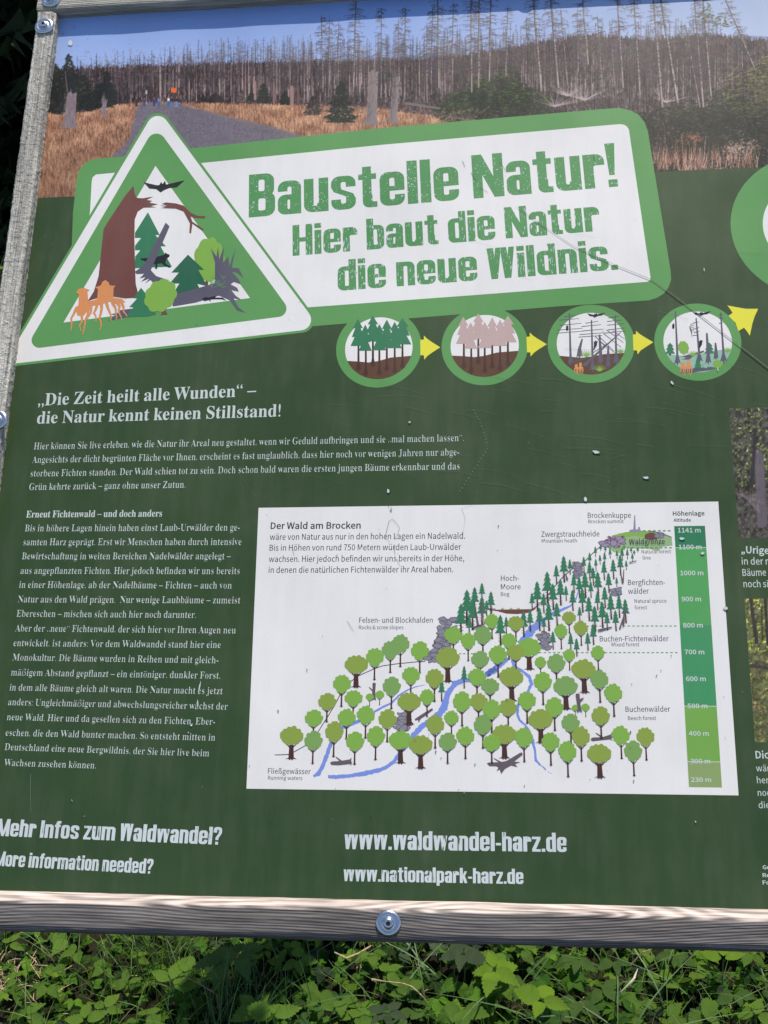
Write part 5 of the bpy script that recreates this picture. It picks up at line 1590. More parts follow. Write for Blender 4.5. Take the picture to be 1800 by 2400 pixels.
SP = [(705, 305, 375), (740, 300, 335), (770, 305, 345), (800, 315, 385), (668, 345, 430), (765, 342, 420), (845, 330, 390), (878, 315, 400), (912, 320, 390), (945, 350, 405), (892, 297, 330), (937, 312, 350), (957, 330, 362), (980, 312, 345), (735, 358, 425), (905, 395, 460), (820, 388, 520), (865, 360, 495), (708, 385, 460), (760, 400, 525), (630, 372, 470), (667, 405, 530),
      (500, 365, 540), (540, 388, 490), (452, 425, 550), (393, 467, 680), (565, 480, 610), (637, 468, 640), (720, 468, 640), (790, 475, 610), (843, 505, 570), (328, 530, 730), (478, 515, 690), (430, 545, 720), (515, 560, 660), (675, 530, 640), (620, 575, 735), (557, 585, 725), (765, 565, 705), (718, 598, 720), (662, 630, 790), (803, 615, 780), (857, 620, 770), (898, 645, 805),
      (295, 605, 720), (370, 608, 740), (455, 668, 820), (402, 670, 855), (343, 700, 855), (748, 660, 835), (700, 690, 860), (603, 695, 790), (835, 718, 855), (780, 730, 850), (240, 720, 893), (282, 715, 858), (372, 765, 865), (690, 805, 945), (430, 855, 975), (545, 865, 985), (655, 862, 982), (583, 900, 1020), (90, 748, 950), (128, 760, 870), (30, 597, 740), (600, 500, 640), (690, 440, 560)]
for x, y, b in SP: items.append(put('spruce', 's', DC, x, y, max(22, (b - y) * .35), b))
for x, y, b in ((1450, 585, 820), (1500, 568, 730), (1547, 542, 660), (1547, 630, 815), (1605, 597, 745), (1412, 675, 895), (1487, 650, 850), (1465, 760, 880), (1577, 655, 755)): items.append(put('spruce', 's', DD, x, y, (b - y) * .34 + 6, b))
for x, y, b in ((1432, 165, 315), (1287, 248, 398)): items.append(put('spruce', 's', DA, x, y, 46, b))
items.sort(key=lambda q: -q[0])
placed = []
for ft, nm, me, x, y, sx, sy, hw, h in items:
    y0, y1 = ft, ft + h
    L = 8.0
    for (a0, a1, b0, b1, l2) in placed:
        if x - hw < a1 and x + hw > a0 and y0 < b1 and y1 > b0: L = max(L, l2 + .65)
    placed.append((x - hw, x + hw, y0, y1, L))
    o = new_obj(nm, me, ch)
    o.location = (x, y, L * LZ); o.scale = (sx, sy, 1)
# logs, stumps and rocks drawn between the trees
def log(z, pts, w_, mat=I_LOG, L=7.5):
    f = Flat().px(z(pts), mat, L)
    f.build('printed_log', ch)
log(DA, [(563, 795), (575, 787), (625, 784), (598, 760), (606, 758), (640, 782), (690, 774), (703, 762), (700, 785), (708, 800), (698, 802), (704, 815), (690, 804), (620, 812), (572, 810)], 1)
log(DA, [(838, 282), (848, 275), (860, 282), (856, 330), (858, 372), (862, 394), (848, 384), (832, 396), (836, 370), (836, 332), (814, 308), (818, 304), (838, 322)], 1, I_LOG, 7.6)
log(DA, [(1112, 512), (1160, 480), (1216, 446), (1226, 442), (1230, 454), (1180, 492), (1150, 512), (1138, 536), (1132, 516), (1118, 524)], 1)
log(DB, [(3, 800), (14, 794), (80, 792), (46, 768), (52, 766), (98, 790), (130, 784), (216, 732), (230, 728), (236, 744), (180, 788), (220, 792), (186, 804), (202, 824), (160, 814), (120, 836), (96, 868), (86, 840), (66, 850), (78, 826), (62, 818), (20, 818)], 1)
log(DB, [(677, 640), (688, 632), (740, 630), (706, 604), (714, 602), (756, 628), (800, 614), (812, 606), (810, 624), (822, 632), (808, 638), (820, 654), (800, 644), (690, 656), (678, 652)], 1)
log(DB, [(578, 352), (590, 346), (604, 352), (606, 384), (628, 374), (632, 378), (608, 402), (612, 440), (622, 468), (604, 458), (586, 470), (592, 440), (586, 400)], 1, I_LOG, 30)
for pts in ([(722, 845), (812, 826), (816, 832), (740, 856), (724, 856)], [(858, 840), (886, 760), (892, 700), (898, 700), (896, 800), (886, 836), (880, 800), (870, 842)], [(868, 470), (884, 520), (888, 455), (893, 456), (890, 545), (878, 545)], [(922, 408), (972, 398), (974, 402), (930, 414)], [(512, 470), (522, 500), (532, 524), (518, 524)]):
    log(DC, pts, 1, I_LOG, 29)
for pts in ([(1478, 830), (1560, 806), (1558, 756), (1545, 800), (1540, 660), (1548, 655), (1556, 740), (1566, 812), (1490, 840)], [(1500, 700), (1506, 695), (1530, 824), (1516, 826)]):
    log(DD, pts, 1, I_LOG, 29)
text(ch, 'caption', 'Waldgrenze', DC((926, 293))[0], DC((1156, 291))[0], 12.5, 'sans', I_TEXT, 30)

# ------------------------------------------------------------------ dirt and damage on the sheet
M_CHIP = print_mat('chip_white', (196, 200, 196), gain=1)
M_CHIPD = print_mat('chip_edge', (88, 78, 68), gain=.7)
M_SCR = print_mat('scratch_pale', (104, 122, 104), gain=.8)
M_SCR2 = print_mat('scratch_grey', (150, 146, 142), gain=.8)
def chip(x, y, a, b, rot, name='paint_chip', lab=None, dark=True):
    c = P(x, y); r = random.Random(int(x * 7 + y)); f = Flat(); s = 1 / 2030 * .7
    def bl(k, ox=0, oy=0, m=M_CHIP, L=34):
        pts = []
        for i in range(18):
            t = 2 * math.pi * i / 18
            px, py = a * k * math.cos(t) * r.uniform(.66, 1.2), b * k * math.sin(t) * r.uniform(.66, 1.2)
            pts.append((c[0] + ox + s * (px * math.cos(rot) - py * math.sin(rot)), c[1] + oy + s * (px * math.sin(rot) + py * math.cos(rot))))
        f.uv([pts], m, L)
    if dark: bl(1.14, .0004, -.0006, M_CHIPD, 33)
    bl(1.0)
    o = f.build(name, ROOT, local=BLOCAL)
    if lab: o['label'] = lab
chip(1397, 1060, 13, 6, -.2, lab='white oval chip in the dark green above the diagram')
chip(1514, 1120, 11, 5, -.1)
chip(1372, 1170, 6, 9, .1)
chip(165, 102, 12, 14, .2, 'bird_dropping', 'white splat on the printed sky near the upper left corner', False)
chip(1598, 1263, 9, 5, 0); chip(1646, 1297, 7, 5, 0); chip(468, 1612, 2.6, 22, -.12, dark=False); chip(464, 1650, 2, 16, .1, dark=False); chip(449, 1700, 4, 4, .3, dark=False)
chip(442, 1717, 2, 3, 0, dark=False); chip(910, 1151, 5, 8, .3); chip(916, 1193, 3, 8, 0, dark=True); chip(1650, 633, 1.8, 9, 0, dark=False); chip(25, 1810, 0, 0, 0, dark=False) if False else None
chip(1575, 898, 4, 9, .5); chip(1682, 866, 2.5, 9, 0, dark=False); chip(960, 990, 4, 4, 0); chip(1630, 1926, 2, 3, 0); chip(1700, 1426, 8, 6, 0)
sc_f = Flat(); r = random.Random(99)
def scr(pts, w_, m=M_SCR, L=32):
    sc_f.stroke(pts, w_, w_ * .6, m, L)
for _ in range(60):
    x, y = r.uniform(1050, 1790), r.uniform(400, 1150)
    l_ = r.uniform(25, 150); a = r.gauss(.12, .12)
    if _ % 3: x, y = r.uniform(700, 1700), r.uniform(880, 1150)
    scr([(x, y), (x + l_ * .5 * math.cos(a), y + l_ * .5 * math.sin(a) + r.uniform(-2, 2)), (x + l_ * math.cos(a + .06), y + l_ * math.sin(a + .06))], r.uniform(.00012, .00026))
for k in range(26):                                    # arc of tiny dots
    t = k / 25; x = 1110 + 32 * math.sin(t * 3.0); y = 960 + 190 * t
    if t > .5: x = 1140 - (t - .5) * 2 * 62
    scr([(x, y), (x + 1.2, y + r.uniform(1.5, 4))], .0007, M_SCR2)
scr([(1082, 1190), (1090, 1215), (1084, 1262)], .0003); scr([(1085, 1190), (1110, 1183)], .0002)
for pts in ([(905, 1250), (912, 1222), (920, 1216), (930, 1228), (937, 1236), (932, 1252), (924, 1262)], [(905, 1250), (904, 1262), (916, 1272)], [(675 / 2.765 + 570, 790 / 2.765 + 1170), (695 / 2.765 + 570, 825 / 2.765 + 1170), (718 / 2.765 + 570, 858 / 2.765 + 1170)], [(686, 1288), (690, 1302)], [(930, 1310), (938, 1326)], [(924, 1276), (926, 1300), (934, 1296)]):
    scr(pts, .00042, M_CHIPD)
for x, y in ((720, 1568), (651, 1664), (585, 1794), (756, 1490), (1022, 1760), (1033, 1776), (1114, 1790), (1485, 1828), (1230, 1840), (1550, 1570), (1540, 1582), (1573, 1536), (1168, 1232), (1480, 1603), (1383, 1826), (1074, 1850), (1089, 1857), (910, 1186), (1186, 1640), (974, 1733), (1005, 1720), (1478, 1714), (168, 1874), (128, 68), (148, 78), (175, 64), (200, 1912), (1386, 1892), (1145, 2118), (1098, 2110), (365, 2057), (870, 1910), (926, 1925)):
    scr([(x, y), (x + r.uniform(-4, 4), y + r.uniform(2, 6))], r.uniform(.0008, .0018), r.choice((M_CHIPD, M_CHIPD, M_SCR2)))
for _ in range(130):
    x, y = r.uniform(20, 1780), r.uniform(480, 2100)
    scr([(x, y), (x + r.uniform(-2, 2), y + r.uniform(1, 3))], r.uniform(.0003, .0008), r.choice((M_CHIPD, M_SCR2, M_SCR)))
scr([(73, 1815), (72, 1850), (73, 1905)], .0004, M_SCR2); scr([(546, 1040), (552, 1100), (600, 1165)], .00025)
scr([(1170, 378), (1186, 402)], .0005, M_CHIPD); scr([(1104, 405), (1116, 424)], .0006, M_CHIPD); scr([(1124, 440), (1144, 452)], .0006, M_CHIPD); scr([(1084, 378), (1090, 392)], .0006, M_CHIPD)
o = sc_f.build('scratches', ROOT, local=BLOCAL); o['kind'] = 'stuff'

# ------------------------------------------------------------------ ground and plants
def tube(V, F, pts, radii, seg=5):
    n = len(pts)
    b = len(V)
    for i, p in enumerate(pts):
        p = Vector(p)
        d = (Vector(pts[min(i + 1, n - 1)]) - Vector(pts[max(i - 1, 0)])).normalized()
        a = d.orthogonal().normalized()
        c = d.cross(a)
        for k in range(seg):
            t = 2 * math.pi * k / seg
            V.append(tuple(p + (a * math.cos(t) + c * math.sin(t)) * radii[i]))
    for i in range(n - 1):
        for k in range(seg):
            F.append((b + i * seg + k, b + i * seg + (k + 1) % seg, b + (i + 1) * seg + (k + 1) % seg, b + (i + 1) * seg + k))

def simple_mat(name, rgb, rough=.7, var=.25, transl=0, scale=30, spec=.3, veins=False, attr=None):
    m = bpy.data.materials.new(name); m.use_nodes = True
    t = m.node_tree; b = t.nodes['Principled BSDF']
    b.inputs['Roughness'].default_value = rough
    b.inputs['Specular IOR Level'].default_value = spec
    tc = N(t, 'ShaderNodeTexCoord')
    no = N(t, 'ShaderNodeTexNoise', Scale=float(scale), Detail=4.0)
    t.links.new(tc.outputs['Object'], no.inputs['Vector'])
    mr = N(t, 'ShaderNodeMapRange')
    mr.inputs['From Min'].default_value = .3; mr.inputs['From Max'].default_value = .7
    mr.inputs['To Min'].default_value = 1 - var; mr.inputs['To Max'].default_value = 1 + var
    t.links.new(no.outputs[0], mr.inputs[0])
    hs = N(t, 'ShaderNodeHueSaturation')
    if attr:
        at = N(t, 'ShaderNodeAttribute', attribute_name=attr)
        t.links.new(at.outputs['Color'], hs.inputs['Color'])
    else:
        hs.inputs['Color'].default_value = (*rgb, 1)
    t.links.new(mr.outputs[0], hs.inputs['Value'])
    oi = N(t, 'ShaderNodeObjectInfo')
    t.links.new(hs.outputs[0], b.inputs['Base Color'])
    if veins:
        uv = N(t, 'ShaderNodeUVMap', uv_map='UVMap')
        sp = N(t, 'ShaderNodeSeparateXYZ')
        t.links.new(uv.outputs[0], sp.inputs[0])
        ab = N(t, 'ShaderNodeMath', operation='ABSOLUTE')
        t.links.new(sp.outputs[0], ab.inputs[0])
        m1 = N(t, 'ShaderNodeMath', operation='MULTIPLY_ADD')
        t.links.new(ab.outputs[0], m1.inputs[0]); m1.inputs[1].default_value = -.62
        t.links.new(sp.outputs[1], m1.inputs[2])
        m2 = N(t, 'ShaderNodeMath', operation='MULTIPLY'); t.links.new(m1.outputs[0], m2.inputs[0]); m2.inputs[1].default_value = 46.0
        m3 = N(t, 'ShaderNodeMath', operation='SINE'); t.links.new(m2.outputs[0], m3.inputs[0])
        m4 = N(t, 'ShaderNodeMath', operation='ABSOLUTE'); t.links.new(m3.outputs[0], m4.inputs[0])
        m5 = N(t, 'ShaderNodeMath', operation='POWER'); t.links.new(m4.outputs[0], m5.inputs[0]); m5.inputs[1].default_value = .35
        bp = N(t, 'ShaderNodeBump', Strength=.8, Distance=.0016)
        t.links.new(m5.outputs[0], bp.inputs['Height']); t.links.new(bp.outputs[0], b.inputs['Normal'])
        # paler veins
        mv = N(t, 'ShaderNodeMapRange'); mv.inputs['From Min'].default_value = .3; mv.inputs['From Max'].default_value = .75
        mv.inputs['To Min'].default_value = 1.22; mv.inputs['To Max'].default_value = 1.0
        t.links.new(m5.outputs[0], mv.inputs[0])
        mm = N(t, 'ShaderNodeMath', operation='MULTIPLY'); t.links.new(mr.outputs[0], mm.inputs[0]); t.links.new(mv.outputs[0], mm.inputs[1])
        t.links.new(mm.outputs[0], hs.inputs['Value'])
    if transl:
        tr_ = N(t, 'ShaderNodeBsdfTranslucent')
        g_ = N(t, 'ShaderNodeMix', data_type='RGBA'); g_.blend_type = 'MULTIPLY'; g_.inputs['Factor'].default_value = 1.0
        t.links.new(hs.outputs[0], g_.inputs['A']); g_.inputs['B'].default_value = (1.3, 1.5, .5, 1)
        t.links.new(g_.outputs['Result'], tr_.inputs['Color'])
        mx = N(t, 'ShaderNodeMixShader'); mx.inputs[0].default_value = transl
        t.links.new(b.outputs[0], mx.inputs[1]); t.links.new(tr_.outputs[0], mx.inputs[2])
        t.links.new(mx.outputs[0], t.nodes['Material Output'].inputs['Surface'])
    return m

M_LEAF = simple_mat('leaf', None, .55, .2, .30, 60, .2, True, 'tint')
M_BLADE = simple_mat('grass_blade', None, .5, .2, .25, 20, .35, False, 'tint')
M_STRAW = simple_mat('straw', (.42, .31, .19), .8, .3, 0, 200, .2)
M_SOIL = simple_mat('soil', (.018, .017, .009), .95, .5, 0, 14, .1)
M_BARK = simple_mat('bark', (.06, .05, .042), .9, .4, 0, 25, .1)
M_NEED = simple_mat('needles', (.020, .032, .012), .7, .5, 0, 3, .15)

# terrain: one sheet with gentle humps, out to the horizon
bm = bmesh.new()
xs = [-400, -200, -90, -40, -20, -12, -8] + list(np.linspace(-6, 6, 61)) + [8, 12, 20, 40, 90, 200, 400]
ys = [-60, -30, -12, -6] + list(np.linspace(-3, 9, 61)) + [12, 18, 30, 60, 120, 240, 500]
def gz(x, y):
    return .018 * math.sin(x * 2.3 + 1) * math.cos(y * 2.9) + .01 * math.sin(x * 7 + y * 5) + (.02 * max(0, y - 12) if y < 60 else .96)
gv = [[bm.verts.new((x, y, gz(x, y) - .012)) for x in xs] for y in ys]
for j in range(len(ys) - 1):
    for i in range(len(xs) - 1):
        bm.faces.new((gv[j][i], gv[j][i + 1], gv[j + 1][i + 1], gv[j + 1][i]))
me = bpy.data.meshes.new('ground'); bm.to_mesh(me); bm.free(); me.materials.append(M_SOIL)
me.polygons.foreach_set('use_smooth', [True] * len(me.polygons))
g_ = new_obj('ground', me); set_tags(g_, 'dark forest soil under the grass and leaves', None, None, 'structure')

def leaflet(teeth=6, seed=0, wide=.30, fold=.22, curl=.18):
    """one toothed leaflet along +y, length 1; rows: left edge, midrib, right edge; returns verts, faces, uvs"""
    r = random.Random(seed)
    n = teeth * 2
    mid, L_, R2 = [], [], []
    for i in range(n + 1):
        t = i / n
        w_ = wide * math.sin(math.pi * min(1, t * .95 + .04) ** .74) ** 1.05 if 0 < t < 1 else (0.02 if t == 0 else 0)
        tooth = (.026 if i % 2 else -.010) * (1 if t < .85 else .3)
        zc = -curl * t * t + .06 * math.sin(t * 9 + seed) * .4
        mid.append((0, t, zc))
        for s2, A_ in ((-1, L_), (1, R2)):
            ww = max(0, w_ + (tooth if 0 < t < 1 else 0))
            A_.append((s2 * ww, t + (.03 if i % 2 else -.02) * (0 < t < 1), zc + fold * ww + .03 * math.sin(i * 2.1 + s2) * ww * 2))
    V, F, U = [], [], []
    for row in (L_, mid, R2): V += row
    m = n + 1
    for i in range(n):
        F.append((i, m + i, m + i + 1, i + 1)); F.append((m + i, 2 * m + i, 2 * m + i + 1, m + i + 1))
    U = [(v[0] / wide, v[1]) for v in V]
    return np.array(V, np.float32), F, np.array(U, np.float32)
LEAFS = [leaflet(8, k, (.27, .32, .25, .35)[k % 4], (.25, .1, .35, .18)[k % 4], (.2, .35, .1, .28)[k % 4]) for k in range(8)]
LEAFS_S = [leaflet(3, k, (.28, .34, .26, .36)[k % 4], .2, .25) for k in range(4)]

def frame_from(dir_, up, roll=0):
    y = Vector(dir_).normalized(); z = Vector(up)
    z = (z - y * z.dot(y)).normalized(); x = y.cross(z)
    M = Matrix((x, y, z)).transposed()
    if roll: M = M @ Matrix.Rotation(roll, 3, 'Y')
    return np.array(M, np.float32)

class Cloud:
    """many leaves or blades gathered in one mesh, each with its own tint"""
    def __init__(s): s.v, s.f, s.u, s.c, s.n = [], [], [], [], 0
    def add(s, V, F, U, M, loc, size, tint):
        P_ = (V * size) @ M.T + np.asarray(loc, np.float32)
        s.v.append(P_); s.u.append(U)
        s.f += [tuple(i + s.n for i in f) for f in F]
        s.c.append(np.tile(np.array([*tint, 1], np.float32), (len(V), 1)))
        s.n += len(V)
    def mesh(s, name, mat):
        me = bpy.data.meshes.new(name)
        V = np.concatenate(s.v)
        me.from_pydata(V.tolist(), [], s.f)
        at = me.color_attributes.new('tint', 'FLOAT_COLOR', 'POINT')
        at.data.foreach_set('color', np.concatenate(s.c).ravel())
        uv = me.uv_layers.new(name='UVMap')
        li = np.zeros(len(me.loops), np.int32); me.loops.foreach_get('vertex_index', li)
        uv.data.foreach_set('uv', np.concatenate(s.u)[li].ravel())
        for m in (mat if isinstance(mat, (list, tuple)) else [mat]): me.materials.append(m)
        me.polygons.foreach_set('use_smooth', [True] * len(me.polygons))
        me.update()
        return me

RL = random.Random(17)
def tint(kind=0):
    base = RL.choice(((.066, .155, .014), (.052, .130, .014), (.090, .182, .016), (.044, .105, .014), (.038, .088, .020)))
    if kind == 1: base = RL.choice(((.12, .21, .022), (.10, .19, .022)))
    if kind == 2: base = RL.choice(((.055, .088, .045), (.045, .075, .042)))
    k = RL.uniform(.8, 1.8)
    return tuple(x * k for x in base)

# carpet of small leaves, tight on the left, looser on the right
cl = Cloud()
def sprig(x, y, size, hgt, kind=0, LS=LEAFS, n=3, spread=.9):
    a0 = RL.uniform(0, 6.28)
    lean = Vector((RL.uniform(-.3, .3), RL.uniform(-.3, .3), 1)).normalized()
    tc_ = tint(kind)
    z = gz(x, y) + hgt
    for k in range(n):
        a = a0 + (k - (n - 1) / 2) * spread * (2.2 / max(1, n - 1)) * 1.15
        d = Vector((math.cos(a), math.sin(a), RL.uniform(-.35, .35)))
        up = lean + Vector((RL.uniform(-.35, .35), RL.uniform(-.35, .35), 0))
        V, F, U = RL.choice(LS)
        sz = size * RL.uniform(.85, 1.1) * (1.12 if k == n // 2 else .95)
        cl.add(V, F, U, frame_from(d, up), (x + d.x * size * .08, y + d.y * size * .08, z), sz, [q * RL.uniform(.9, 1.1) for q in tc_])
def dens(x, y):
    return True
cnt = 0
for _ in range(9500):
    x, y = RL.uniform(-1.3, 2.3), RL.uniform(.30, 1.9)
    if (y > 1.1 or x < -.6 or x > 1.6) and RL.random() < .45: continue
    left = x < .05
    s_ = RL.uniform(.010, .024) if left else RL.choice((RL.uniform(.010, .022), RL.uniform(.012, .026), RL.uniform(.022, .038)))
    sprig(x, y, s_, RL.uniform(.004, .035 if left else .06), 1 if RL.random() < .12 else (2 if RL.random() < .08 else 0), LEAFS if .4 < y < 1.05 else LEAFS_S)
lm_ = new_obj('leaf_carpet', cl.mesh('leaf_carpet', M_LEAF))
set_tags(lm_, 'carpet of small toothed green leaves on the ground below the board', 'ground cover', None, 'stuff')
# thin stand beyond the near ground
cl = Cloud()
for _ in range(2600):
    x, y = RL.uniform(-9, 6), RL.uniform(1.7, 8.5)
    sprig(x, y, RL.uniform(.05, .10), RL.uniform(.01, .10), RL.choice((0, 1, 2)), LEAFS_S)
o = new_obj('undergrowth', cl.mesh('undergrowth', M_LEAF))
set_tags(o, 'low green undergrowth at the edge of the dark spruce wood', 'undergrowth', None, 'stuff')

# grass
def blade(cloud, x, y, h, lean_a, lean, w_, tint_, z0=None, seg=5, droop=1.0):
    V, F, U = [], [], []
    base = Vector((x, y, (gz(x, y) if z0 is None else z0) - .004))
    d = Vector((math.cos(lean_a), math.sin(lean_a), 0))
    side = Vector((-d.y, d.x, 0))
    for i in range(seg + 1):
        t = i / seg
        p = base + Vector((0, 0, h * (t - .28 * droop * lean * t * t))) + d * (h * lean * t * t)
        w2 = w_ * (1 - t ** 1.6) * .5 + .0002
        V += [tuple(p - side * w2), tuple(p + side * w2)]
        U += [(-1, t), (1, t)]
    F = [(2 * i, 2 * i + 1, 2 * i + 3, 2 * i + 2) for i in range(seg)]
    cloud.add(np.array(V, np.float32), F, np.array(U, np.float32), np.eye(3, dtype=np.float32), (0, 0, 0), 1, tint_)
gr = Cloud()
for _ in range(15000):
    x, y = RL.uniform(-1.4, 2.3), RL.uniform(.15, 1.7)
    tuft_ = math.sin(x * 9 + 2) * math.sin(y * 11 + x * 4)
    if tuft_ < -.2 and RL.random() < .6: continue
    t_c = RL.choice(((.09, .20, .02), (.12, .23, .03), (.05, .12, .02), (.15, .25, .06), (.18, .21, .08)))
    blade(gr, x, y, RL.uniform(.03, .10), RL.uniform(0, 6.28), RL.uniform(.1, 1.1), RL.uniform(.0012, .0032), t_c)
for _ in range(7000):                                  # short turf on the viewer's side
    x, y = RL.uniform(-2.2, 3.6), RL.uniform(-2.2, .3)
    blade(gr, x, y, RL.uniform(.03, .09), RL.uniform(0, 6.28), RL.uniform(.2, 1.0), RL.uniform(.003, .006), RL.choice(((.09, .18, .03), (.12, .21, .04), (.06, .13, .02))), seg=3)
for _ in range(170):                                   # taller tuft in the shaded gap left of the middle
    x, y = RL.gauss(.17, .07), RL.gauss(.56, .06)
    blade(gr, x, y, RL.uniform(.08, .17), RL.uniform(0, 6.28), RL.uniform(.1, .7), RL.uniform(.002, .0035), RL.choice(((.09, .17, .05), (.07, .14, .05))))
for _ in range(120):
    x, y = RL.gauss(-.04, .05), RL.gauss(.68, .05)
    blade(gr, x, y, RL.uniform(.06, .13), RL.uniform(0, 6.28), RL.uniform(.1, .6), RL.uniform(.002, .003), RL.choice(((.12, .2, .05), (.07, .14, .04))))
for _ in range(90):
    x, y = RL.uniform(.3, 1.5), RL.uniform(.5, .85)
    blade(gr, x, y, RL.uniform(.10, .20), RL.uniform(0, 6.28), RL.uniform(.5, 1.5), RL.uniform(.0025, .0045), RL.choice(((.14, .22, .10), (.10, .18, .05))), seg=7)
for _ in range(2400):
    x, y = RL.uniform(-9, 6), RL.uniform(1.7, 9)
    blade(gr, x, y, RL.uniform(.08, .28), RL.uniform(0, 6.28), RL.uniform(.2, 1.1), RL.uniform(.003, .007), RL.choice(((.10, .13, .04), (.06, .11, .03), (.16, .13, .07))), seg=4)
o = new_obj('grass', gr.mesh('grass', M_BLADE))
set_tags(o, 'thin green grass blades growing through the leaves', 'grass', None, 'stuff')

# straw litter
V, F = [], []
for _ in range(520):
    x, y = RL.uniform(-1.2, 2.2), RL.uniform(.2, 1.3)
    if _ < 150: x, y = RL.gauss(-.34, .05), RL.gauss(.63, .03)
    a = RL.uniform(0, 6.28); l_ = RL.uniform(.01, .05)
    z = gz(x, y) + RL.uniform(.0, .03)
    tube(V, F, [(x, y, z), (x + math.cos(a) * l_ * .5, y + math.sin(a) * l_ * .5, z + RL.uniform(0, .006)), (x + math.cos(a) * l_, y + math.sin(a) * l_, z + RL.uniform(-.006, .01))], [.0009, .0010, .0006], 4)
me = bpy.data.meshes.new('straw_litter'); me.from_pydata(V, [], F); me.materials.append(M_STRAW)
o = new_obj('straw_litter', me); set_tags(o, 'short pale bits of straw scattered between the leaves', 'straw', None, 'stuff')

# ground spots seen below the bottom rail
def GP(x, y, z=0.0):
    """a measured spot below the board -> the place on the plane of height z"""
    D = RC.T @ np.array([(x - 900) / FOC, -(y - 1200) / FOC, -1.0])
    Dw = BM.to_3x3() @ Vector(D); o_ = BM @ CAM_LOC_B
    t = (z - o_.z) / Dw.z
    return o_ + Dw * t

# bigger leafy plants, each its own thing
PLANT_G = 'ground elder plants in the leaf carpet'
def leaf_mesh(k, tnt, V, F, U):
    c_ = Cloud(); c_.add(V, F, U, np.eye(3, dtype=np.float32), (0, 0, 0), 1, tnt)
    me = c_.mesh('leaf', M_LEAF); return me
TINTS = ((.135, .245, .030), (.115, .215, .028), (.18, .31, .026), (.080, .150, .032), (.070, .105, .052))
LM = [[leaf_mesh(k, t_c, *LEAFS[k]) for k in range(8)] for t_c in TINTS]
SM = {}
def plant(px, py, hgt, size, tk=0, n=3, az=None, label=None, tilt=.0, name='leafy_plant', group=PLANT_G, spread=1.0):
    p = GP(px, py, hgt)
    gx, gy = p.x, p.y
    root = empty(name, (gx, gy, gz(gx, gy) - .01))
    if not label:
        wx = ('at the left edge' if px < 90 else 'under the worn question line' if px < 215 else 'left of the dark gap' if px < 370 else 'right beside the dark gap' if px < 500 else 'in front of the dark gap' if px < 660
              else 'left of the rail bolt' if px < 850 else 'below the rail bolt' if px < 990 else 'right of the rail bolt' if px < 1200 else 'below the diagram centre' if px < 1330 else 'beside the cream straw' if px < 1480
              else 'below the height scale' if px < 1620 else 'near the right edge' if px < 1740 else 'at the right edge')
        wy = 'tucked under the rail' if py < 2262 else 'halfway down' if py < 2335 else 'at the bottom edge'
        label = '%s%s ground elder %s, %s' % ('small ' if size < .043 else 'large ' if size > .052 else '', ('mid green', 'deep green', 'yellow green', 'dull green', 'grey green')[tk], wx, wy)
    set_tags(root, label, 'plant', group)
    H = hgt - gz(gx, gy) + .01
    key = round(H, 2)
    if key not in SM:
        V, F = [], []
        tube(V, F, [(.004, .006, 0), (.002, .002, key * .5), (0, 0, key)], [.0014, .0012, .0009], 5)
        me = bpy.data.meshes.new('stem'); me.from_pydata(V, [], F); me.materials.append(M_BLADE2); SM[key] = me
    st = new_obj('stem', SM[key], root)
    a0 = az if az is not None else RL.uniform(0, 6.28)
    up0 = Vector((RL.uniform(-.25, .25), -.35 + tilt + RL.uniform(-.2, .2), 1)).normalized()
    for k in range(n):
        a = a0 + (k - (n - 1) / 2) * (2 * math.pi / n if n > 3 else 1.25 * spread)
        d = Vector((math.cos(a), math.sin(a), RL.uniform(-.25, .2)))
        M = Matrix(frame_from(d, up0 + Vector((RL.uniform(-.2, .2), RL.uniform(-.2, .2), 0))).tolist()).to_4x4()
        o = new_obj('leaf', LM[tk][RL.randrange(8)], root)
        s_ = size * RL.uniform(.68, .92)
        o.matrix_local = Matrix.Translation((d.x * .004, d.y * .004, key + (k % 2) * .003)) @ M @ Matrix.Diagonal((s_, s_, s_, 1))
    return root
M_BLADE2 = simple_mat('stem_green', (.10, .17, .06), .5, .2, 0, 60, .3)
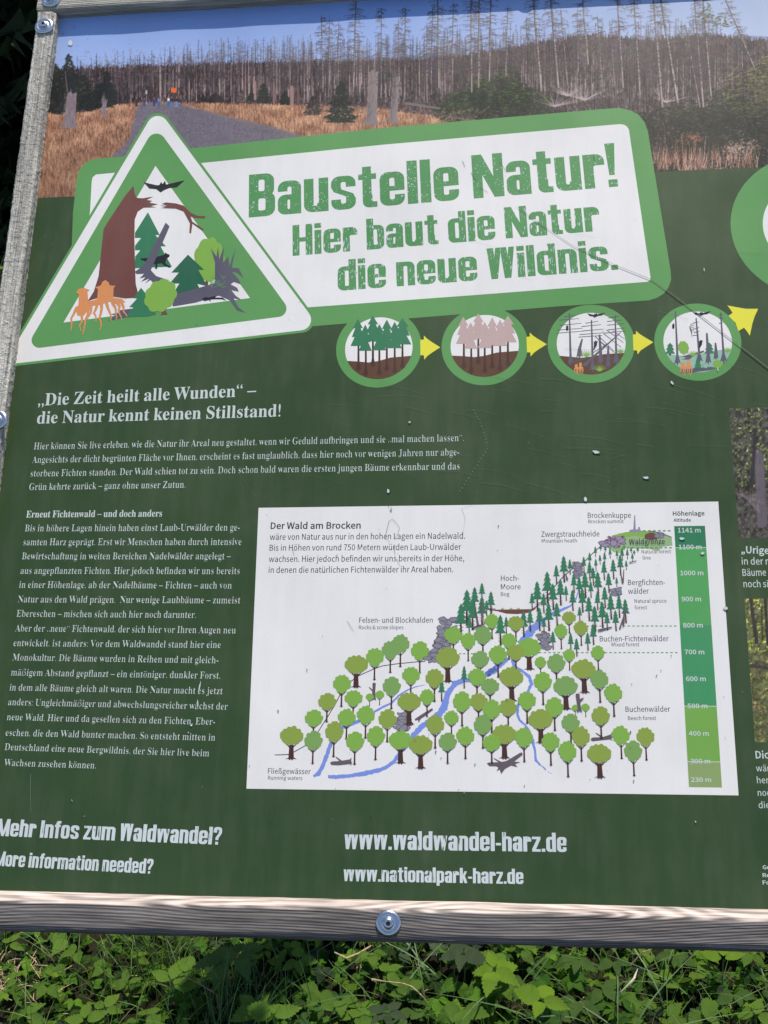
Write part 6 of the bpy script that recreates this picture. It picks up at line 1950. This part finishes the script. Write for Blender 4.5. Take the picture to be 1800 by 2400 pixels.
for q in ((1160, 2262, .075, .055, 0, 3, 2.4), (905, 2285, .06, .047, 0, 3, .6), (960, 2320, .07, .050, 1, 3, 2.2), (1130, 2290, .05, .045, 0, 3, 5.2), (1085, 2370, .06, .058, 1, 3, 4.7), (1175, 2300, .06, .055, 1, 3, 4.2),
          (795, 2345, .06, .048, 1, 3, 5.0), (825, 2395, .05, .056, 1, 3, 1.2), (1230, 2300, .06, .060, 3, 3, 4.3), (1350, 2250, .07, .055, 3, 3, 4.6), (1440, 2250, .06, .040, 3, 3, 4.9), (1355, 2345, .07, .050, 3, 3, 4.4), (1410, 2320, .06, .055, 3, 3, 5.5),
          (1500, 2345, .05, .048, 1, 3, 4.4), (1550, 2300, .05, .044, 0, 3, 1.0), (1660, 2285, .06, .042, 0, 3, 2.0), (1640, 2360, .06, .052, 1, 3, 5.5), (1720, 2330, .05, .045, 3, 3, 5), (1310, 2390, .06, .055, 3, 3, 1.6), (1470, 2395, .05, .05, 1, 3, 4.8),
          (700, 2255, .05, .040, 1, 3, 5.0), (680, 2230, .05, .038, 0, 3, .9), (640, 2385, .09, .060, 0, 3, 1.6), (600, 2370, .07, .055, 1, 3, 2.5), (750, 2320, .05, .045, 1, 3, 4.2), (455, 2280, .08, .062, 0, 3, 2.4), (400, 2300, .08, .058, 0, 3, 1.4),
          (160, 2200, .05, .050, 0, 2, 3.6), (180, 2225, .05, .045, 1, 3, 3.9), (250, 2270, .04, .035, 0, 3, 4), (300, 2310, .05, .038, 1, 3, 2), (245, 2365, .05, .045, 0, 3, 1.2), (200, 2395, .05, .055, 0, 3, 1.8), (60, 2380, .05, .05, 1, 3, 1),
          (110, 2310, .05, .040, 1, 3, 4.4), (40, 2290, .04, .035, 0, 3, 3), (130, 2260, .04, .034, 1, 3, 5.5), (320, 2245, .05, .034, 0, 3, 1), (1580, 2240, .06, .045, 3, 3, 4.6), (1760, 2240, .06, .04, 1, 3, 4.2), (1030, 2240, .05, .04, 1, 3, 1), (870, 2235, .05, .04, 0, 3, 5),
          (1770, 2385, .05, .05, 0, 3, 1.2), (1560, 2385, .05, .05, 1, 3, .7), (960, 2390, .05, .05, 3, 3, 2.2), (1220, 2230, .06, .052, 1, 3, .4), (20, 2210, .05, .04, 0, 3, 1), (340, 2380, .05, .045, 1, 3, .8)):
    plant(*q)
plant(1270, 2345, .11, .062, 2, 4, .5, 'bright yellow green plant with large toothed leaves near the lower middle right', name='young_nettle', group=None)
plant(1695, 2250, .09, .05, 2, 3, 1.5, 'pale green plant just below the rail near the right edge', group=None)
plant(906, 2375, .085, .040, 4, 6, .3, 'grey green toothed nettle at the bottom edge, right of the middle', name='nettle', group=None)
plant(1085, 2235, .085, .055, 4, 5, 4.6, 'drooping grey green nettle leaves right under the bottom rail', name='nettle', group=None)
plant(560, 2235, .10, .07, 3, 4, 4.4, 'large shaded leaves in the dark gap under the rail', group=None)
plant(525, 2250, .10, .07, 3, 3, 3.4, 'shaded leaf at the left side of the dark gap', group=None)
plant(1160, 2270, .10, .060, 2, 5, .6, 'five leafed plant standing highest below the rail on the right', group=None, name='ground_elder')

def stalk(name, pts, radii, label, cat='dry stalk', mat=None, seg=6):
    b0 = Vector(pts[0]); V, F = [], []
    fine, rad = [], []
    for i in range(len(pts) - 1):
        for j in range(4):
            t = j / 4
            fine.append(Vector(pts[i]).lerp(Vector(pts[i + 1]), t) - b0); rad.append(radii[i] + (radii[i + 1] - radii[i]) * t)
    fine.append(Vector(pts[-1]) - b0); rad.append(radii[-1])
    tube(V, F, fine, rad, seg)
    me = bpy.data.meshes.new(name); me.from_pydata(V, [], F); me.materials.append(mat or M_STRAW)
    me.polygons.foreach_set('use_smooth', [True] * len(me.polygons))
    o = new_obj(name, me); o.location = b0
    return set_tags(o, label, cat)
stalk('dry_stalk', [GP(878, 2212, .03), GP(840, 2235, .05), GP(812, 2246, .055), GP(784, 2232, .06)], [.0018, .0024, .0022, .0015], 'bent straw coloured stalk just left of the bolt, under the bottom rail')
stalk('dry_stalk', [GP(872, 2296, .07), GP(900, 2300, .08), GP(945, 2305, .09), GP(965, 2312, .09), GP(985, 2330, .08), GP(1003, 2350, .06)], [.0026, .0012, .0011, .0013, .0015, .0005], 'thin curved straw shining in the middle of the leaves')
stalk('dry_stalk', [GP(1495, 2270, .09), GP(1484, 2298, .08), GP(1455, 2325, .06)], [.0004, .0030, .0007], 'short broad cream coloured straw in a dark gap on the right', mat=simple_mat('straw_cream', (.62, .52, .38), .8, .2, 0, 200, .2))
stalk('dry_stalk', [GP(1525, 2226, .10), GP(1505, 2232, .09), GP(1478, 2262, .06)], [.0009, .0012, .0010], 'brown curled stalk under the rail on the right')
stalk('dry_stalk', [GP(430, 2286, .12), GP(470, 2308, .12), GP(508, 2330, .12), GP(512, 2370, .05)], [.0010, .0012, .0013, .0011], 'kinked brownish stalk in front of the dark gap', mat=simple_mat('stalk_brown', (.20, .13, .09), .8, .3, 0, 200, .2))
stalk('dry_stalk', [GP(420, 2230, .05), GP(437, 2208, .07)], [.0014, .0007], 'short slanting straw left of the dark gap')
stalk('dry_twig', [(-4.1, 5.2, .74), (-3.2, 5.05, .66), (-2.2, 5.0, .48)], [.003, .004, .005], 'thin pale twig in the darkness left of the frame', 'twig')
# dry stem leaning across the sheet
def BW(x, y, z):
    u_, v_ = P(x, y, z); return BM @ Vector((u_, v_, z))
stalk('dry_grass_stem', [BW(1209, 482, .0012), BW(1272, 528, .0012), BW(1345, 577, .0012), BW(1440, 620, .0013), BW(1530, 656, .0013), BW(1640, 738, .0013), BW(1720, 800, .0014), BW(1800, 862, .0015), BW(1905, 945, .0016)],
      [.00012, .0002, .0002, .00025, .0003, .00035, .00035, .0004, .0004], 'thin dry grass stem lying slantwise across the title plaque and the sheet', 'dry stem', simple_mat('stem_brown', (.34, .30, .24), .8, .3, 0, 300, .2), 5)

# ------------------------------------------------------------------ dark spruces behind
def spruce_mesh(seed):
    r = random.Random(seed)
    V, F = [], []
    H = 9.5
    for _ in range(760):
        z = .15 + (H - .3) * r.random() ** 1.25
        a = r.uniform(0, 6.28)
        rad = (1.5 + .7 * min(1, z / 2.6)) * (1 if z < 2.6 else (1 - (z - 2.6) / (H - 2.6)) ** .9) * r.uniform(.7, 1.06)
        droop = r.uniform(.15, .4)
        d = Vector((math.cos(a), math.sin(a), 0)); sd2 = Vector((-d.y, d.x, 0))
        n = 22
        for k in range(n):
            t = r.uniform(.12, 1)
            p = d * rad * t + Vector((0, 0, z - droop * rad * t * t))
            s2 = r.choice((-1, 1))
            l_ = (.16 + .26 * (1 - t)) * r.uniform(.6, 1.2)
            e_ = p + (d * .5 + sd2 * s2 * .9) .normalized() * l_ + Vector((0, 0, -.10 * r.random() - l_ * .35))
            w_ = Vector((r.uniform(-.05, .05), r.uniform(-.05, .05), r.uniform(.02, .07)))
            b = len(V)
            V += [tuple(p - w_), tuple(p + w_), tuple(e_)]
            F.append((b, b + 1, b + 2))
    me = bpy.data.meshes.new('crown'); me.from_pydata(V, [], F); me.materials.append(M_NEED)
    V, F = [], []
    tube(V, F, [(0, 0, -.2), (0, 0, H * .5), (0, 0, H * .97)], [.17, .1, .02], 10)
    mt = bpy.data.meshes.new('trunk'); mt.from_pydata(V, [], F); mt.materials.append(M_BARK)
    return me, mt
SMS = [spruce_mesh(k) for k in (1, 2, 3)]
k = 0
TR = [(-7.6, 9.0), (-5.2, 9.6), (-3.1, 10.2), (-1.0, 9.5), (1.4, 10.0), (3.8, 9.4), (6.2, 10.2), (8.8, 9.6), (-9.8, 7.4), (-6.4, 12.2), (-4.2, 12.6), (-2.0, 12.8), (.4, 12.6), (2.8, 12.8), (5.2, 12.6), (-8.6, 12.0), (-11.0, 10.5), (-5.3, 15.2), (-3.1, 15.4), (-.8, 15.6), (-7.6, 15), (1.6, 15.4), (4, 15.6), (-12.4, 7.8), (11.0, 9.8), (-10.6, 14.2), (7.6, 13), (10, 13.2)]
ORD = ('first', 'second', 'third', 'fourth', 'fifth', 'sixth', 'seventh', 'eighth', 'ninth', 'tenth', 'eleventh', 'twelfth', 'thirteenth')
def row_of(y): return 0 if y < 11 else 1 if y < 14.5 else 2
for x, y in TR:
    me, mt = SMS[k % 3]
    s_ = .9 + .25 * ((k * 37) % 10) / 10
    rt = empty('spruce_tree', (x, y, gz(x, y)))
    rt.scale = (s_, s_, s_); rt.rotation_euler = (0, 0, k * 1.7)
    set_tags(rt, 'dark spruce, %s from left in the %s row behind the board' % (ORD[sorted(q[0] for q in TR if row_of(q[1]) == row_of(y)).index(x)], ('front', 'middle', 'back')[row_of(y)]), 'tree', 'dark spruces behind the board')
    c_ = new_obj('crown', me, rt); new_obj('trunk', mt, rt)
    k += 1
